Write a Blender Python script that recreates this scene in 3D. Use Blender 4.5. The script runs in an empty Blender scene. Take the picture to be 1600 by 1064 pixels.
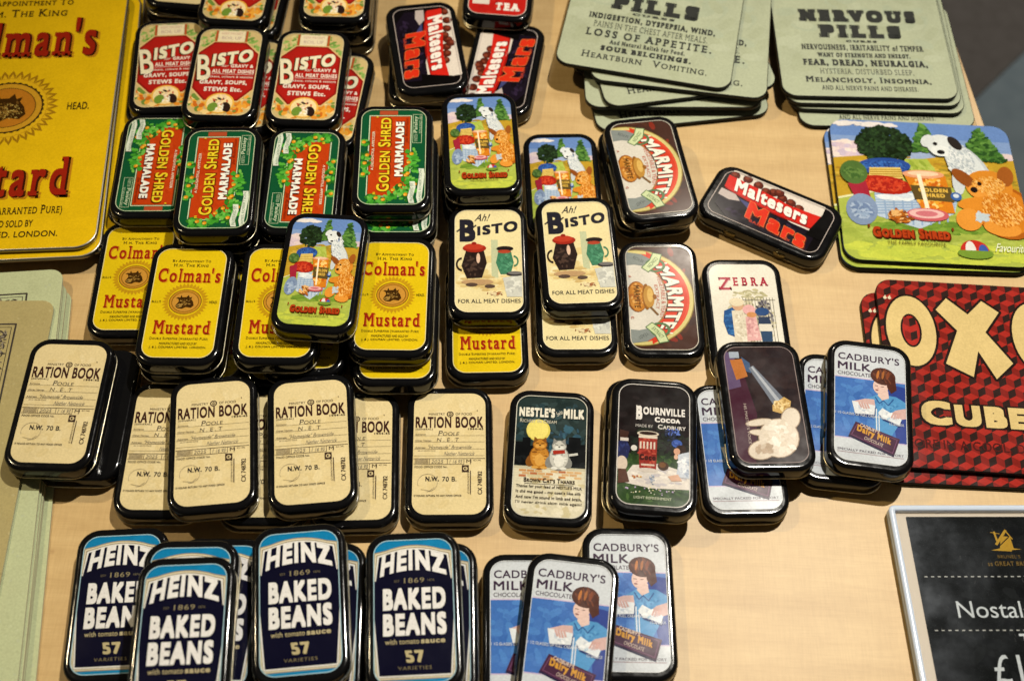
import bpy, math, random
from mathutils import Matrix, Vector
C = bpy.context
SC = C.scene
COL = SC.collection
U = 0.036            # one printed-panel width, in metres
TZ = 0.75            # table top height
CAMH = 16.745 * U    # camera height above the table
R = math.radians

# ------------------------------------------------------------------ camera
cam_d = bpy.data.cameras.new('camera')
cam = bpy.data.objects.new('camera', cam_d)
COL.objects.link(cam)
PITCH, ROLL = R(56.15), R(2.29)
fwd = Vector((0, math.cos(PITCH), -math.sin(PITCH)))
right0 = Vector((1, 0, 0))
up0 = right0.cross(fwd)
right = right0 * math.cos(ROLL) + up0 * math.sin(ROLL)
up = up0 * math.cos(ROLL) - right0 * math.sin(ROLL)
mw = Matrix((right, up, -fwd)).transposed().to_4x4()
mw.translation = (0, 0, TZ + CAMH)
cam.matrix_world = mw
cam_d.sensor_width = 36.0
cam_d.lens = 2131.0 / 1600 * 36
cam_d.clip_start = 0.02
cam_d.clip_end = 60
cam_d.dof.use_dof = True
cam_d.dof.focus_distance = 0.70
cam_d.dof.aperture_fstop = 8.5
SC.camera = cam

# ------------------------------------------------------------------ light
w = bpy.data.worlds.new('World')
SC.world = w
w.use_nodes = True
w.node_tree.nodes['Background'].inputs[0].default_value = (1.0, 0.86, 0.66, 1)
w.node_tree.nodes['Background'].inputs[1].default_value = 0.035


def spot(name, loc, target, power, color, size, blend, radius):
    d = bpy.data.lights.new(name, 'SPOT')
    d.energy = power
    d.color = color
    d.spot_size = R(size)
    d.spot_blend = blend
    d.shadow_soft_size = radius
    o = bpy.data.objects.new(name, d)
    COL.objects.link(o)
    o.location = loc
    o.rotation_euler = (Vector(target) - Vector(loc)).to_track_quat('-Z', 'Y').to_euler()
    return o


spot('ceiling_or_added_spot', (0.56, 1.16, TZ + 2.1), (0.15, 0.29, TZ), 245, (1.0, 0.94, 0.83), 34, 1.0, 0.028)
spot('ceiling_or_added_spot', (-1.38, 0.98, TZ + 2.0), (-0.19, 0.55, TZ), 84, (1.0, 0.82, 0.50), 34, 1.0, 0.028)
spot('ceiling_or_added_spot', (0.42, 2.02, TZ + 2.0), (0.08, 0.45, TZ), 12, (1.0, 0.9, 0.75), 40, 1.0, 0.03)
spot('ceiling_or_added_spot', (1.7, 2.6, 2.9), (0.95, 1.75, 0.0), 120, (0.95, 0.97, 1.0), 44, 0.6, 0.05)   # added spot with no seen source, brightens the floor beyond the table

vs = SC.view_settings
vs.view_transform = 'Standard'
vs.look = 'None'
vs.exposure = 0
vs.gamma = 1
vs.use_curve_mapping = False


# ------------------------------------------------------------------ materials
def lin(c):
    if isinstance(c, str):
        c = [int(c[i:i + 2], 16) for i in (0, 2, 4)]
    f = lambda v: v / 12.92 if v <= 0.04045 else ((v + 0.055) / 1.055) ** 2.4
    return tuple(f(v / 255.0) for v in c) + (1.0,)


def mat(name, base=(0.5, 0.5, 0.5, 1), rough=0.5, metal=0.0, spec=0.5, coat=0.0):
    m = bpy.data.materials.new(name)
    m.use_nodes = True
    b = m.node_tree.nodes['Principled BSDF']
    b.inputs['Base Color'].default_value = base
    b.inputs['Roughness'].default_value = rough
    b.inputs['Metallic'].default_value = metal
    b.inputs['Specular IOR Level'].default_value = spec
    b.inputs['Coat Weight'].default_value = coat
    b.inputs['Coat Roughness'].default_value = 0.15
    return m, m.node_tree, b


def noise_node(nt, scale, detail=4, rough=0.55, vec=None, dims=None):
    n = nt.nodes.new('ShaderNodeTexNoise')
    n.inputs['Scale'].default_value = scale
    n.inputs['Detail'].default_value = detail
    n.inputs['Roughness'].default_value = rough
    if vec:
        nt.links.new(vec, n.inputs['Vector'])
    return n


def ramp(nt, fac, stops):
    r = nt.nodes.new('ShaderNodeValToRGB')
    e = r.color_ramp.elements
    while len(e) < len(stops):
        e.new(0.5)
    for i, (p, c) in enumerate(stops):
        e[i].position = p
        e[i].color = c if len(c) == 4 else tuple(c) + (1,)
    nt.links.new(fac, r.inputs[0])
    return r


def texco(nt, out='Object', scale=(1, 1, 1)):
    t = nt.nodes.new('ShaderNodeTexCoord')
    m = nt.nodes.new('ShaderNodeMapping')
    m.inputs['Scale'].default_value = scale
    nt.links.new(t.outputs[out], m.inputs[0])
    return m.outputs[0]


def mixc(nt, fac, a, b, mode='MIX'):
    m = nt.nodes.new('ShaderNodeMix')
    m.data_type = 'RGBA'
    m.blend_type = mode
    for sock, v in ((m.inputs['Factor'], fac), (m.inputs[6], a), (m.inputs[7], b)):
        if isinstance(v, (float, int)):
            sock.default_value = v
        elif isinstance(v, tuple):
            sock.default_value = v
        else:
            nt.links.new(v, sock)
    return m.outputs[2]


def make_print(name, rough, spec, coat):
    m, nt, b = mat(name, rough=rough, spec=spec, coat=coat)
    a = nt.nodes.new('ShaderNodeVertexColor')
    a.layer_name = 'ink'
    v = texco(nt)
    n = noise_node(nt, 900, 3, 0.7, v)
    n2 = noise_node(nt, 60, 3, 0.6, v)
    r1 = ramp(nt, n.outputs['Fac'], [(0.3, (0.86, 0.86, 0.86)), (0.7, (1.06, 1.06, 1.06))])
    r2 = ramp(nt, n2.outputs['Fac'], [(0.3, (0.93, 0.93, 0.92)), (0.7, (1.04, 1.04, 1.04))])
    c = mixc(nt, 1.0, a.outputs['Color'], r1.outputs[0], 'MULTIPLY')
    c = mixc(nt, 1.0, c, r2.outputs[0], 'MULTIPLY')
    nt.links.new(c, b.inputs['Base Color'])
    rr = ramp(nt, n2.outputs['Fac'], [(0.35, (rough * 0.75,) * 3), (0.7, (rough * 1.25,) * 3)])
    nt.links.new(rr.outputs[0], b.inputs['Roughness'])
    return m


M = {}
M['print'] = make_print('printed_ink', 0.14, 0.2, 0.0)
M['matt_print'] = make_print('satin_printed_ink', 0.55, 0.3, 0.0)

m, nt, b = mat('black_enamel', (0.004, 0.004, 0.0045, 1), 0.2, 0, 0.4)
v = texco(nt)
n = noise_node(nt, 140, 5, 0.65, v)
r = ramp(nt, n.outputs['Fac'], [(0.35, (0.07,) * 3), (0.75, (0.17,) * 3)])
nt.links.new(r.outputs[0], b.inputs['Roughness'])
n = noise_node(nt, 2600, 2, 0.6, v)
r = ramp(nt, n.outputs['Fac'], [(0.68, (0.004, 0.004, 0.0045)), (0.78, (0.02, 0.02, 0.02))])
nt.links.new(r.outputs[0], b.inputs['Base Color'])
M['black'] = m

m, nt, b = mat('bare_tinplate', (0.62, 0.55, 0.38, 1), 0.3, 1.0)
n = noise_node(nt, 300, 3, 0.6, texco(nt))
r = ramp(nt, n.outputs['Fac'], [(0.3, (0.42, 0.36, 0.22)), (0.7, (0.72, 0.66, 0.5))])
nt.links.new(r.outputs[0], b.inputs['Base Color'])
M['gold'] = m
m, nt, b = mat('dark_tinplate', (0.16, 0.135, 0.075, 1), 0.3, 1.0)
n = noise_node(nt, 200, 3, 0.6, texco(nt))
r = ramp(nt, n.outputs['Fac'], [(0.3, (0.10, 0.085, 0.045)), (0.7, (0.24, 0.20, 0.11))])
nt.links.new(r.outputs[0], b.inputs['Base Color'])
M['base'] = m
M['steel'] = mat('rolled_steel_edge', (0.34, 0.31, 0.25, 1), 0.35, 1.0)[0]
M['cork'] = mat('black_board', (0.006, 0.0055, 0.005, 1), 0.5, 0, 0.3)[0]
m, nt, b = mat('paper_edges', (0.5, 0.47, 0.33, 1), 0.8)
M['paper'] = m

# maple veneer with a fine crossed grain
m, nt, b = mat('maple_veneer', rough=0.42, spec=0.34)
v = texco(nt, 'Object', (1, 1, 1))
vx = texco(nt, 'Object', (90, 1500, 90))
vy = texco(nt, 'Object', (1500, 100, 90))
nx = noise_node(nt, 1.0, 3, 0.6, vx)
ny = noise_node(nt, 1.0, 3, 0.6, vy)
vg = texco(nt, 'Object', (2.6, 26, 4))
ng = noise_node(nt, 3.0, 6, 0.6, vg)
nb = noise_node(nt, 16.0, 6, 0.68, v)
base = ramp(nt, ng.outputs['Fac'], [(0.22, (0.45, 0.295, 0.12)), (0.5, (0.535, 0.37, 0.165)), (0.78, (0.60, 0.43, 0.205))])
rx = ramp(nt, nx.outputs['Fac'], [(0.3, (0.955, 0.94, 0.92)), (0.62, (1.03, 1.03, 1.03))])
ry = ramp(nt, ny.outputs['Fac'], [(0.3, (0.945, 0.93, 0.905)), (0.62, (1.03, 1.03, 1.03))])
rb = ramp(nt, nb.outputs['Fac'], [(0.33, (0.92, 0.885, 0.83)), (0.66, (1.05, 1.05, 1.04))])
c = mixc(nt, 1.0, base.outputs[0], rx.outputs[0], 'MULTIPLY')
c = mixc(nt, 1.0, c, ry.outputs[0], 'MULTIPLY')
c = mixc(nt, 1.0, c, rb.outputs[0], 'MULTIPLY')
sp = nt.nodes.new('ShaderNodeTexVoronoi')
sp.inputs['Scale'].default_value = 26
nt.links.new(v, sp.inputs['Vector'])
rs = ramp(nt, sp.outputs['Distance'], [(0.0, (0.45, 0.3, 0.2)), (0.045, (1, 1, 1))])
c = mixc(nt, 0.6, c, rs.outputs[0], 'MULTIPLY')
nt.links.new(c, b.inputs['Base Color'])
M['wood'] = m
m, nt, b = mat('maple_edge_lipping', (0.62, 0.43, 0.22, 1), 0.45)
n = noise_node(nt, 1.0, 4, 0.6, texco(nt, 'Object', (900, 30, 900)))
r = ramp(nt, n.outputs['Fac'], [(0.3, (0.5, 0.33, 0.16)), (0.7, (0.66, 0.47, 0.26))])
nt.links.new(r.outputs[0], b.inputs['Base Color'])
M['lipping'] = m


def speckled(name, c1, c2, scale, rough=0.85):
    m, nt, b = mat(name, rough=rough)
    n = noise_node(nt, scale, 5, 0.7, texco(nt))
    r = ramp(nt, n.outputs['Fac'], [(0.35, c1), (0.68, c2)])
    nt.links.new(r.outputs[0], b.inputs['Base Color'])
    return m


M['floor'] = speckled('blue_grey_floor', (0.30, 0.36, 0.36), (0.38, 0.44, 0.43), 30)
M['table_shadow_sheet'] = speckled('taupe_table_shadow', (0.19, 0.155, 0.12), (0.24, 0.2, 0.16), 60)  # darker floor tone, the table's shadow put into the colour
M['leg'] = mat('table_leg_steel', (0.3, 0.3, 0.3, 1), 0.4, 1.0)[0]
m, nt, b = mat('clear_acrylic', (1, 1, 1, 1), 0.08)
tr_ = nt.nodes.new('ShaderNodeBsdfTransparent')
tr_.inputs[0].default_value = (0.95, 0.97, 1.0, 1)
gl_ = nt.nodes.new('ShaderNodeBsdfGlossy')
gl_.inputs['Roughness'].default_value = 0.04
fr_ = nt.nodes.new('ShaderNodeFresnel')
fr_.inputs[0].default_value = 1.3
mx_ = nt.nodes.new('ShaderNodeMixShader')
nt.links.new(fr_.outputs[0], mx_.inputs[0])
nt.links.new(tr_.outputs[0], mx_.inputs[1])
nt.links.new(gl_.outputs[0], mx_.inputs[2])
nt.links.new(mx_.outputs[0], nt.nodes['Material Output'].inputs[0])
M['acrylic'] = m
m, nt, b = mat('acrylic_edge', (0.55, 0.63, 0.76, 1), 0.15)
b.inputs['Subsurface Weight'].default_value = 0.3
b.inputs['Subsurface Radius'].default_value = (0.002, 0.002, 0.003)
M['acrylic_edge'] = m


# ------------------------------------------------------------------ mesh helpers
def rr(w, h, r, n=7):
    pts = []
    for cx, cy, a0 in ((w / 2 - r, h / 2 - r, 0), (-w / 2 + r, h / 2 - r, 90), (-w / 2 + r, -h / 2 + r, 180), (w / 2 - r, -h / 2 + r, 270)):
        for i in range(n + 1):
            a = R(a0 + 90 * i / n)
            pts.append((cx + r * math.cos(a), cy + r * math.sin(a)))
    return pts


def loops_mesh(name, loops, material, cap_top=True, cap_bot=True, smooth=True):
    """loops: list of (points2d, z) in millimetres, bottom to top"""
    vs_, fs = [], []
    n = len(loops[0][0])
    for pts, z in loops:
        vs_ += [(x * .001, y * .001, z * .001) for x, y in pts]
    for k in range(len(loops) - 1):
        for i in range(n):
            j = (i + 1) % n
            fs.append((k * n + i, k * n + j, (k + 1) * n + j, (k + 1) * n + i))
    ns = len(fs)
    if cap_bot:
        fs.append(tuple(range(n))[::-1])
    if cap_top:
        fs.append(tuple((len(loops) - 1) * n + i for i in range(n)))
    me = bpy.data.meshes.new(name)
    me.from_pydata(vs_, [], fs)
    me.polygons.foreach_set('use_smooth', [smooth and i < ns for i in range(len(fs))])
    me.materials.append(material)
    me.update()
    return me


def prof(w, h, r, steps, n=7):
    return [(rr(w - 2 * i, h - 2 * i, max(r - i, .4), n), z) for i, z in steps]


def box_mesh(name, x0, y0, z0, x1, y1, z1, material):
    return loops_mesh(name, [([(x1, y1), (x0, y1), (x0, y0), (x1, y0)], z0), ([(x1, y1), (x0, y1), (x0, y0), (x1, y0)], z1)], material, smooth=False)


def obj(name, me, parent=None):
    o = bpy.data.objects.new(name, me)
    COL.objects.link(o)
    if parent:
        o.parent = parent
    return o


def thing(name, label, cat, loc, rotz=0, group=None, rx=0, ry=0):
    o = bpy.data.objects.new(name, None)
    o.empty_display_size = 0.02
    COL.objects.link(o)
    o.location = loc
    o.rotation_euler = (rx, ry, rotz)
    o['label'] = label
    o['category'] = cat
    if group:
        o['group'] = group
    return o


# ------------------------------------------------------------------ lettering
GL = {}


def glyph_mesh(s, off):
    cu = bpy.data.curves.new('lettering', 'FONT')
    cu.body = s
    cu.resolution_u = 4
    ob = bpy.data.objects.new('lettering', cu)
    me = ob.to_mesh()
    V = [(p.co.x, p.co.y) for p in me.vertices]
    F = [tuple(p.vertices) for p in me.polygons]
    ob.to_mesh_clear()
    bpy.data.objects.remove(ob)
    bpy.data.curves.remove(cu)
    return V, F


def width(s):
    V, F = glyph_mesh(s, 0)
    xs = [x for x, y in V]
    return max(xs) - min(xs)


II = width('II')
CAP = max(y for x, y in glyph_mesh('H', 0)[0])
XH = max(y for x, y in glyph_mesh('x', 0)[0])


def glyph(c, off, serif):
    bold = off
    off = 0.0
    k = (c, bold, serif)
    if k in GL:
        return GL[k]
    adv = width('I' + c + 'I') - II
    V, F = glyph_mesh(c, 0) if c != ' ' else ([], [])
    polys = [[V[i] for i in f] for f in F]
    if serif and V:
        cnt = {}
        for f in F:
            for a, b_ in zip(f, f[1:] + f[:1]):
                e = (min(a, b_), max(a, b_))
                cnt[e] = cnt.get(e, 0) + 1
        t = max(0.02, 0.055 * serif - bold * 0.5)
        s = max(0.03, 0.065 * serif - bold * 0.3)
        lv = [(-off, 1), (CAP + off, -1)]
        if c.islower():
            lv = [(-off, 1), (XH + off, -1), (CAP + off, -1)] if c not in 'acegosfjty' else []
            if c in 'bdhkl':
                top = max(y for x, y in V)
                lv.append((top, -1))
        for e, k2 in cnt.items():
            if k2 != 1:
                continue
            (xa, ya), (xb, yb) = V[e[0]], V[e[1]]
            if abs(ya - yb) > 0.004:
                continue
            x0, x1 = min(xa, xb), max(xa, xb)
            for y, d in lv:
                if abs(ya - y) < 0.03:
                    L_ = x1 - x0
                    if L_ < 0.035:
                        continue
                    if L_ < 0.26 + 2 * off:
                        le, re = x0 - s, x1 + s
                        if c.islower() and d < 0 and y > 0.1:
                            re = x1
                        polys.append([(le, y), (re, y), (re, y + d * t), (le, y + d * t)])
                    else:
                        if c in 'ELFBDPR':
                            polys.append([(x0 - s, y), (x0, y), (x0, y + d * t), (x0 - s, y + d * t)])
                        hh = max(0.06, 0.15 - bold)
                        if c in 'ELFTZ':
                            polys.append([(x1 - t, y), (x1, y), (x1, y + d * hh), (x1 - t, y + d * hh)])
                        if c in 'TZ':
                            polys.append([(x0, y), (x0 + t, y), (x0 + t, y + d * hh), (x0, y + d * hh)])
        if c in 'SCG':
            ys = [y for x, y in V]
            xm = max(x for x, y in V)
            polys.append([(xm - t, CAP * 0.66), (xm, CAP * 0.66), (xm, CAP), (xm - t * 0.6, CAP)])
        adv += s * 1.6
    GL[k] = (polys, adv + bold * 1.9)
    return GL[k]


def compose(s, off=0, serif=0, track=0, small=0):
    """polygons of a line of lettering; small: size of the letters after each first capital"""
    out, x = [], 0.0
    first = True
    for c in s:
        k = 1.0
        cc = c
        if small:
            if c == ' ':
                first = True
            elif not first:
                k = small
            if c != ' ':
                first = False
            cc = c.upper()
        P_, adv = glyph(cc, off, serif)
        for p in P_:
            out.append([(x + px * k, py * k) for px, py in p])
        x += adv * k + track
    return out


# ------------------------------------------------------------------ printed panels
class Print:
    """flat printed artwork on a rounded panel; canvas x right, y down, millimetres"""

    def __init__(s, w, h, r, bg):
        s.w, s.h, s.r = w, h, r
        s.V, s.F, s.K = [], [], []
        s.z = 0.0
        s.clip = rr(w, h, r, 7)
        s.xf = lambda x, y: (x, y)
        s.rnd = random.Random(7)
        s.raw([[(x + w / 2, h / 2 - y) for x, y in s.clip]], bg)

    def raw(s, polys, col, step=0.004):
        col = lin(col)
        s.z += step
        w2, h2 = s.w / 2, s.h / 2
        m_ = s.r * 0.3
        for p in polys:
            q = []
            for x, y in p:
                x, y = s.xf(x, y)
                q.append((x - w2, h2 - y))
            if any(abs(x) > w2 - m_ or abs(y) > h2 - m_ for x, y in q):
                if any(abs(x) > w2 - s.r and abs(y) > h2 - s.r or abs(x) > w2 or abs(y) > h2 for x, y in q):
                    q = s.cut(q)
            if len(q) < 3:
                continue
            a = sum(q[i - 1][0] * q[i][1] - q[i][0] * q[i - 1][1] for i in range(len(q)))
            if abs(a) < 1e-6:
                continue
            if a < 0:
                q = q[::-1]
            n0 = len(s.V)
            s.V += [(x * .001, y * .001, s.z * .001) for x, y in q]
            s.F.append(tuple(range(n0, n0 + len(q))))
            s.K.append(col)

    def cut(s, q):
        c = s.clip
        for i in range(len(c)):
            ax, ay = c[i - 1]
            bx, by = c[i]
            out = []
            f = lambda p: (bx - ax) * (p[1] - ay) - (by - ay) * (p[0] - ax)
            for j in range(len(q)):
                p0, p1 = q[j - 1], q[j]
                d0, d1 = f(p0), f(p1)
                if (d0 >= 0) != (d1 >= 0):
                    t = d0 / (d0 - d1)
                    out.append((p0[0] + t * (p1[0] - p0[0]), p0[1] + t * (p1[1] - p0[1])))
                if d1 >= 0:
                    out.append(p1)
            q = out
            if len(q) < 3:
                return []
        return q

    def poly(s, col, pts, step=0.004):
        from mathutils.geometry import tessellate_polygon
        if len(pts) > 4:
            tri = tessellate_polygon([[Vector((x, y, 0)) for x, y in pts]])
            s.raw([[pts[i] for i in t] for t in tri], col, step)
        else:
            s.raw([pts], col, step)

    def rect(s, col, x0, y0, x1, y1, step=0.004):
        s.raw([[(x0, y0), (x1, y0), (x1, y1), (x0, y1)]], col, step)

    def ell(s, col, cx, cy, rx, ry=None, rot=0, step=0.004, n=20, a0=0, a1=360):
        ry = ry or rx
        c, d = math.cos(R(rot)), math.sin(R(rot))
        pts = []
        for i in range(n + (a1 - a0 < 360)):
            a = R(a0 + (a1 - a0) * i / n)
            x, y = rx * math.cos(a), ry * math.sin(a)
            pts.append((cx + x * c - y * d, cy + x * d + y * c))
        s.raw([pts], col, step)

    def ring(s, col, cx, cy, r, wd, ry=None, n=28, a0=0, a1=360):
        k = (ry or r) / r
        P_ = []
        for i in range(n):
            a, b_ = R(a0 + (a1 - a0) * i / n), R(a0 + (a1 - a0) * (i + 1) / n)
            P_.append([(cx + q * math.cos(t), cy + q * k * math.sin(t)) for q, t in ((r, a), (r, b_), (r - wd, b_), (r - wd, a))])
        s.raw(P_, col)

    def line(s, col, pts, wd, closed=False):
        P_ = []
        seg = list(zip(pts, pts[1:] + (pts[:1] if closed else [])))
        if not closed:
            seg = seg[:len(pts) - 1]
        for (x0, y0), (x1, y1) in seg:
            L_ = math.hypot(x1 - x0, y1 - y0) or 1
            nx_, ny_ = -(y1 - y0) / L_ * wd / 2, (x1 - x0) / L_ * wd / 2
            ex, ey = (x1 - x0) / L_ * wd * .25, (y1 - y0) / L_ * wd * .25
            P_.append([(x0 + nx_ - ex, y0 + ny_ - ey), (x1 + nx_ + ex, y1 + ny_ + ey), (x1 - nx_ + ex, y1 - ny_ + ey), (x0 - nx_ - ex, y0 - ny_ - ey)])
        for i, p in enumerate(P_):
            s.raw([p], col, 0.004 if i == 0 else 0.0006)

    def border(s, col, inset, wd):
        a = rr(s.w - 2 * inset, s.h - 2 * inset, max(s.r - inset, .3))
        b_ = rr(s.w - 2 * inset - 2 * wd, s.h - 2 * inset - 2 * wd, max(s.r - inset - wd, .3))
        T = lambda p: (p[0] + s.w / 2, s.h / 2 - p[1])
        sv, s.xf = s.xf, (lambda x, y: (x, y))
        s.raw([[T(a[i - 1]), T(a[i]), T(b_[i]), T(b_[i - 1])] for i in range(len(a))], col)
        s.xf = sv

    def dabs(s, cols, cx, cy, rx, ry, n, size, asp=2.0, box=False, rot=None):
        z0, mx, done = s.z + .003, 0, []
        for i in range(n):
            if box:
                x, y = s.rnd.uniform(-1, 1), s.rnd.uniform(-1, 1)
            else:
                a, q = s.rnd.uniform(0, 6.283), math.sqrt(s.rnd.random())
                x, y = q * math.cos(a), q * math.sin(a)
            z = size * s.rnd.uniform(.6, 1.4)
            x, y = cx + x * rx, cy + y * ry
            lv = 0
            for (a, b_, c, l_) in done:
                if l_ >= lv and (a - x) ** 2 + (b_ - y) ** 2 < (c + z) ** 2:
                    lv = l_ + 1
            done.append((x, y, z, lv))
            mx = max(mx, lv)
            s.z = z0 + lv * .0012
            s.ell(s.rnd.choice(cols), x, y, z, z / asp, s.rnd.uniform(0, 180) if rot is None else rot + s.rnd.uniform(-15, 15), 0.0, 8)
        s.z = z0 + mx * .0012

    def txt(s, col, st, x0, y0, x1, y1, bold=0.0, serif=0.0, track=0.0, small=0, shear=0.0, arc=0.0, rot=0, rise=0.0, warp=None, under=None, fit=True):
        """lettering fitted to the box; under = [(colour, extra weight, dx, dy)] drawn first"""
        for (uc, ub, dx, dy) in (under or []) + [(col, 0, 0, 0)]:
            base = compose(st, bold, serif, track, small)
            bx0 = min(x for p in base for x, y in p)
            bx1 = max(x for p in base for x, y in p)
            by0 = min(y for p in base for x, y in p)
            by1 = max(y for p in base for x, y in p)
            cx, cy = (x0 + x1) / 2, (y0 + y1) / 2
            o_ = bold + ub
            bx0, bx1, by0, by1 = bx0 - bold, bx1 + bold, by0 - bold, by1 + bold
            strikes = [(0, 0)]
            if o_ > 0.003:
                k_ = [-1, 1] if o_ < .035 else ([-1, 0, 1] if o_ < .06 else [-1, -.33, .33, 1])
                strikes = [(i_ * o_, j_ * o_) for j_ in k_ for i_ in k_]
            for si, (sx_, sy_) in enumerate(strikes):
              out = []
              for p in base:
                q = []
                for x, y in p:
                    x, y = x + sx_, y + sy_
                    u, v_ = (x - bx0) / (bx1 - bx0), (y - by0) / (by1 - by0)
                    X, Y = x0 + u * (x1 - x0), y1 - v_ * (y1 - y0)
                    if warp:
                        X, Y = warp(u, v_, X, Y)
                    X += shear * (v_ - .5) * (y1 - y0)
                    Y -= arc * (1 - (2 * u - 1) ** 2) + rise * (u - .5)
                    if rot:
                        c, d = math.cos(R(rot)), math.sin(R(rot))
                        X, Y = cx + (X - cx) * c - (Y - cy) * d, cy + (X - cx) * d + (Y - cy) * c
                    q.append((X + dx, Y + dy))
                out.append(q)
              s.raw(out, uc, 0.004 if si == 0 else 0.0012)

    def done(s, name, material='print', lift=0.0):
        me = bpy.data.meshes.new(name)
        me.from_pydata([(x, y, z + lift * .001) for x, y, z in s.V], [], s.F)
        at = me.color_attributes.new('ink', 'FLOAT_COLOR', 'CORNER')
        buf = []
        for f, k in zip(s.F, s.K):
            buf += list(k) * len(f)
        at.data.foreach_set('color', buf)
        me.materials.append(M[material])
        me.update()
        return me


def cw(w, h):      # landscape art reading top to bottom on a portrait panel
    return lambda x, y: (w - y, x)


def ccw(w, h):     # landscape art reading bottom to top
    return lambda x, y: (y, h - x)

# ------------------------------------------------------------------ artwork of the tins
PW, PH, PR = 36.0, 68.2, 7.0
ART = {}


def bull(P, cx, cy, k, dark, tan, mid):
    """bull's head looking left, k = height of the emblem"""
    T = lambda pts: [(cx + x * k, cy + y * k) for x, y in pts]
    P.poly(dark, T([(-.42, .2), (-.3, -.02), (-.34, -.16), (-.46, -.2), (-.36, -.26), (-.26, -.24), (-.22, -.4), (-.16, -.26), (.02, -.27), (.12, -.4), (.18, -.24), (.3, -.3), (.26, -.16), (.36, -.02), (.42, .2), (.3, .34), (.06, .3), (-.1, .4), (-.3, .38), (-.4, .3)]))
    P.dabs([tan, mid], cx + .02 * k, cy + .02 * k, .28 * k, .22 * k, 34, .05 * k, 2.2)
    P.poly(tan, T([(-.4, .22), (-.26, .1), (-.1, .14), (-.14, .3), (-.3, .33)]))
    P.ell(dark, cx - .3 * k, cy + .24 * k, .05 * k, .03 * k)
    P.ell(dark, cx - .12 * k, cy - .06 * k, .05 * k, .03 * k)
    P.ell(dark, cx + .12 * k, cy - .04 * k, .04 * k, .03 * k)


def mustard_face(P, w, h, cy, k, big=False, kx=1.0, ky=1.0):
    """yellow mustard label; cy = emblem centre, k = scale in mm per small-label mm"""
    red, ink, tan, dark = '96220f', '3a2a10', 'b98226', '3b2408'
    cx = w / 2
    Y = lambda v: cy + (v - 34) * ky
    X = lambda v: cx + (v - 18) * kx
    T = lambda col, st, x0, y0, x1, y1, **q: P.txt(col, st, X(x0), Y(y0), X(x1), Y(y1), **q)
    rays = []
    n = 36
    for i in range(n):
        a = 2 * math.pi * i / n
        f = lambda r_, t: (cx + r_ * k * math.cos(t), cy + r_ * k * math.sin(t))
        d = math.pi / n
        rays.append([f(8.8, a - d), f(10.4, a - d * .9), f(11.9, a), f(10.4, a + d * .9), f(8.8, a + d)])
    P.raw(rays, 'b88d16' if not big else '9c7312')
    if big:
        P.raw([[(cx + (x - cx) * .93 + 0, cy + (y - cy) * .93) for x, y in p] for p in
               [[(cx + 11.6 * k * math.cos(2 * math.pi * i / n + s_ * .5) * (1 if abs(s_) < .01 else .86), cy + 11.6 * k * math.sin(2 * math.pi * i / n + s_ * .5) * (1 if abs(s_) < .01 else .86)) for s_ in (-.13, 0, .13)] + [(cx + 9 * k * math.cos(2 * math.pi * i / n), cy + 9 * k * math.sin(2 * math.pi * i / n))] for i in range(n)]], 'dcb01c')
        P.ring('c79a1a', cx, cy, 9.4 * k, 1.6 * k)
        P.ring('dcb01c', cx, cy, 9.2 * k, 1.2 * k)
    sc = [(cx + (8.3 + (.35 if i % 2 else 0)) * k * math.cos(2 * math.pi * i / 72), cy + (7.9 + (.35 if i % 2 else 0)) * k * math.sin(2 * math.pi * i / 72)) for i in range(72)]
    if big:
        P.poly(ink, sc)
        P.ell('c79526', cx, cy, 8.0 * k, 7.6 * k, n=40)
        P.ring(ink, cx, cy, 6.7 * k, .28 * k, 6.3 * k)
        P.ell('b8761f', cx, cy, 6.5 * k, 6.1 * k, n=40)
    else:
        P.ell('6e4a14', cx, cy, 8.4 * k, 7.8 * k, n=32)
        P.ell(tan, cx, cy, 8.0 * k, 7.4 * k, n=32)
        P.ring('6e4a14', cx, cy, 7.0 * k, .35 * k, 6.4 * k)
        P.ell('c08a35', cx, cy, 6.6 * k, 6.0 * k, n=32)
    bull(P, cx, cy, 11 * k, dark, '9c7a3a', '6b4b1c')
    if big:
        P.dabs(['c9b060', '3b2408', '8a6a2a'], cx, cy + 1.2 * k, 4 * k, 2.6 * k, 160, .26 * k, 2.5)
    un = [('c98a1c', .0, .55 * k, .35 * k)]
    if big:
        un = [('b97f1a', .012, .9 * k, .6 * k), ('3a1608', .008, .45 * k, .25 * k)]
    T(red, 'Colman', 2.0, 12.8 if not big else 13.0, 29.0, 21.8, bold=.02, serif=1.0, under=un)
    T(red, "'s", 29.3, 12.2, 34, 21.8, bold=.02, serif=.9, under=un)
    T(red, 'Mustard', 4.0, 45.6, 32.6, 54.0, bold=.02, serif=1.0, under=un)
    T(ink, 'By Appointment to', 8, 7.2, 28, 8.8, serif=.8, small=.75, bold=.012)
    T(ink, 'H.M. the King', 9, 9.8, 27, 11.7, serif=.8, small=.75, bold=.012)
    T(ink, "BULL'S", 1.0, 33.4, 5.6, 34.8, bold=.01)
    T(ink, 'HEAD.', 30.2, 33.2, 34.6, 34.9, bold=.015)
    T(ink, 'Double Superfine (Warranted Pure)', 3.2, 55.9, 32.4, 57.9 if not big else 58.3, serif=.8, small=.78, bold=.008)
    T(ink, 'MANUFACTURED AND SOLD BY', 8.5, 59.0, 27.2, 60.4, bold=.01)
    T(ink, 'J. & J. COLMAN LIMITED. LONDON.', 3.6, 61.3, 32.2, 62.9, bold=.01)


P = Print(PW, PH, PR, 'd8ba14')
mustard_face(P, PW, PH, 34, 1.0)
P.border('e6d9a0', 0, .35)
ART['mustard'] = P

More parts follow.
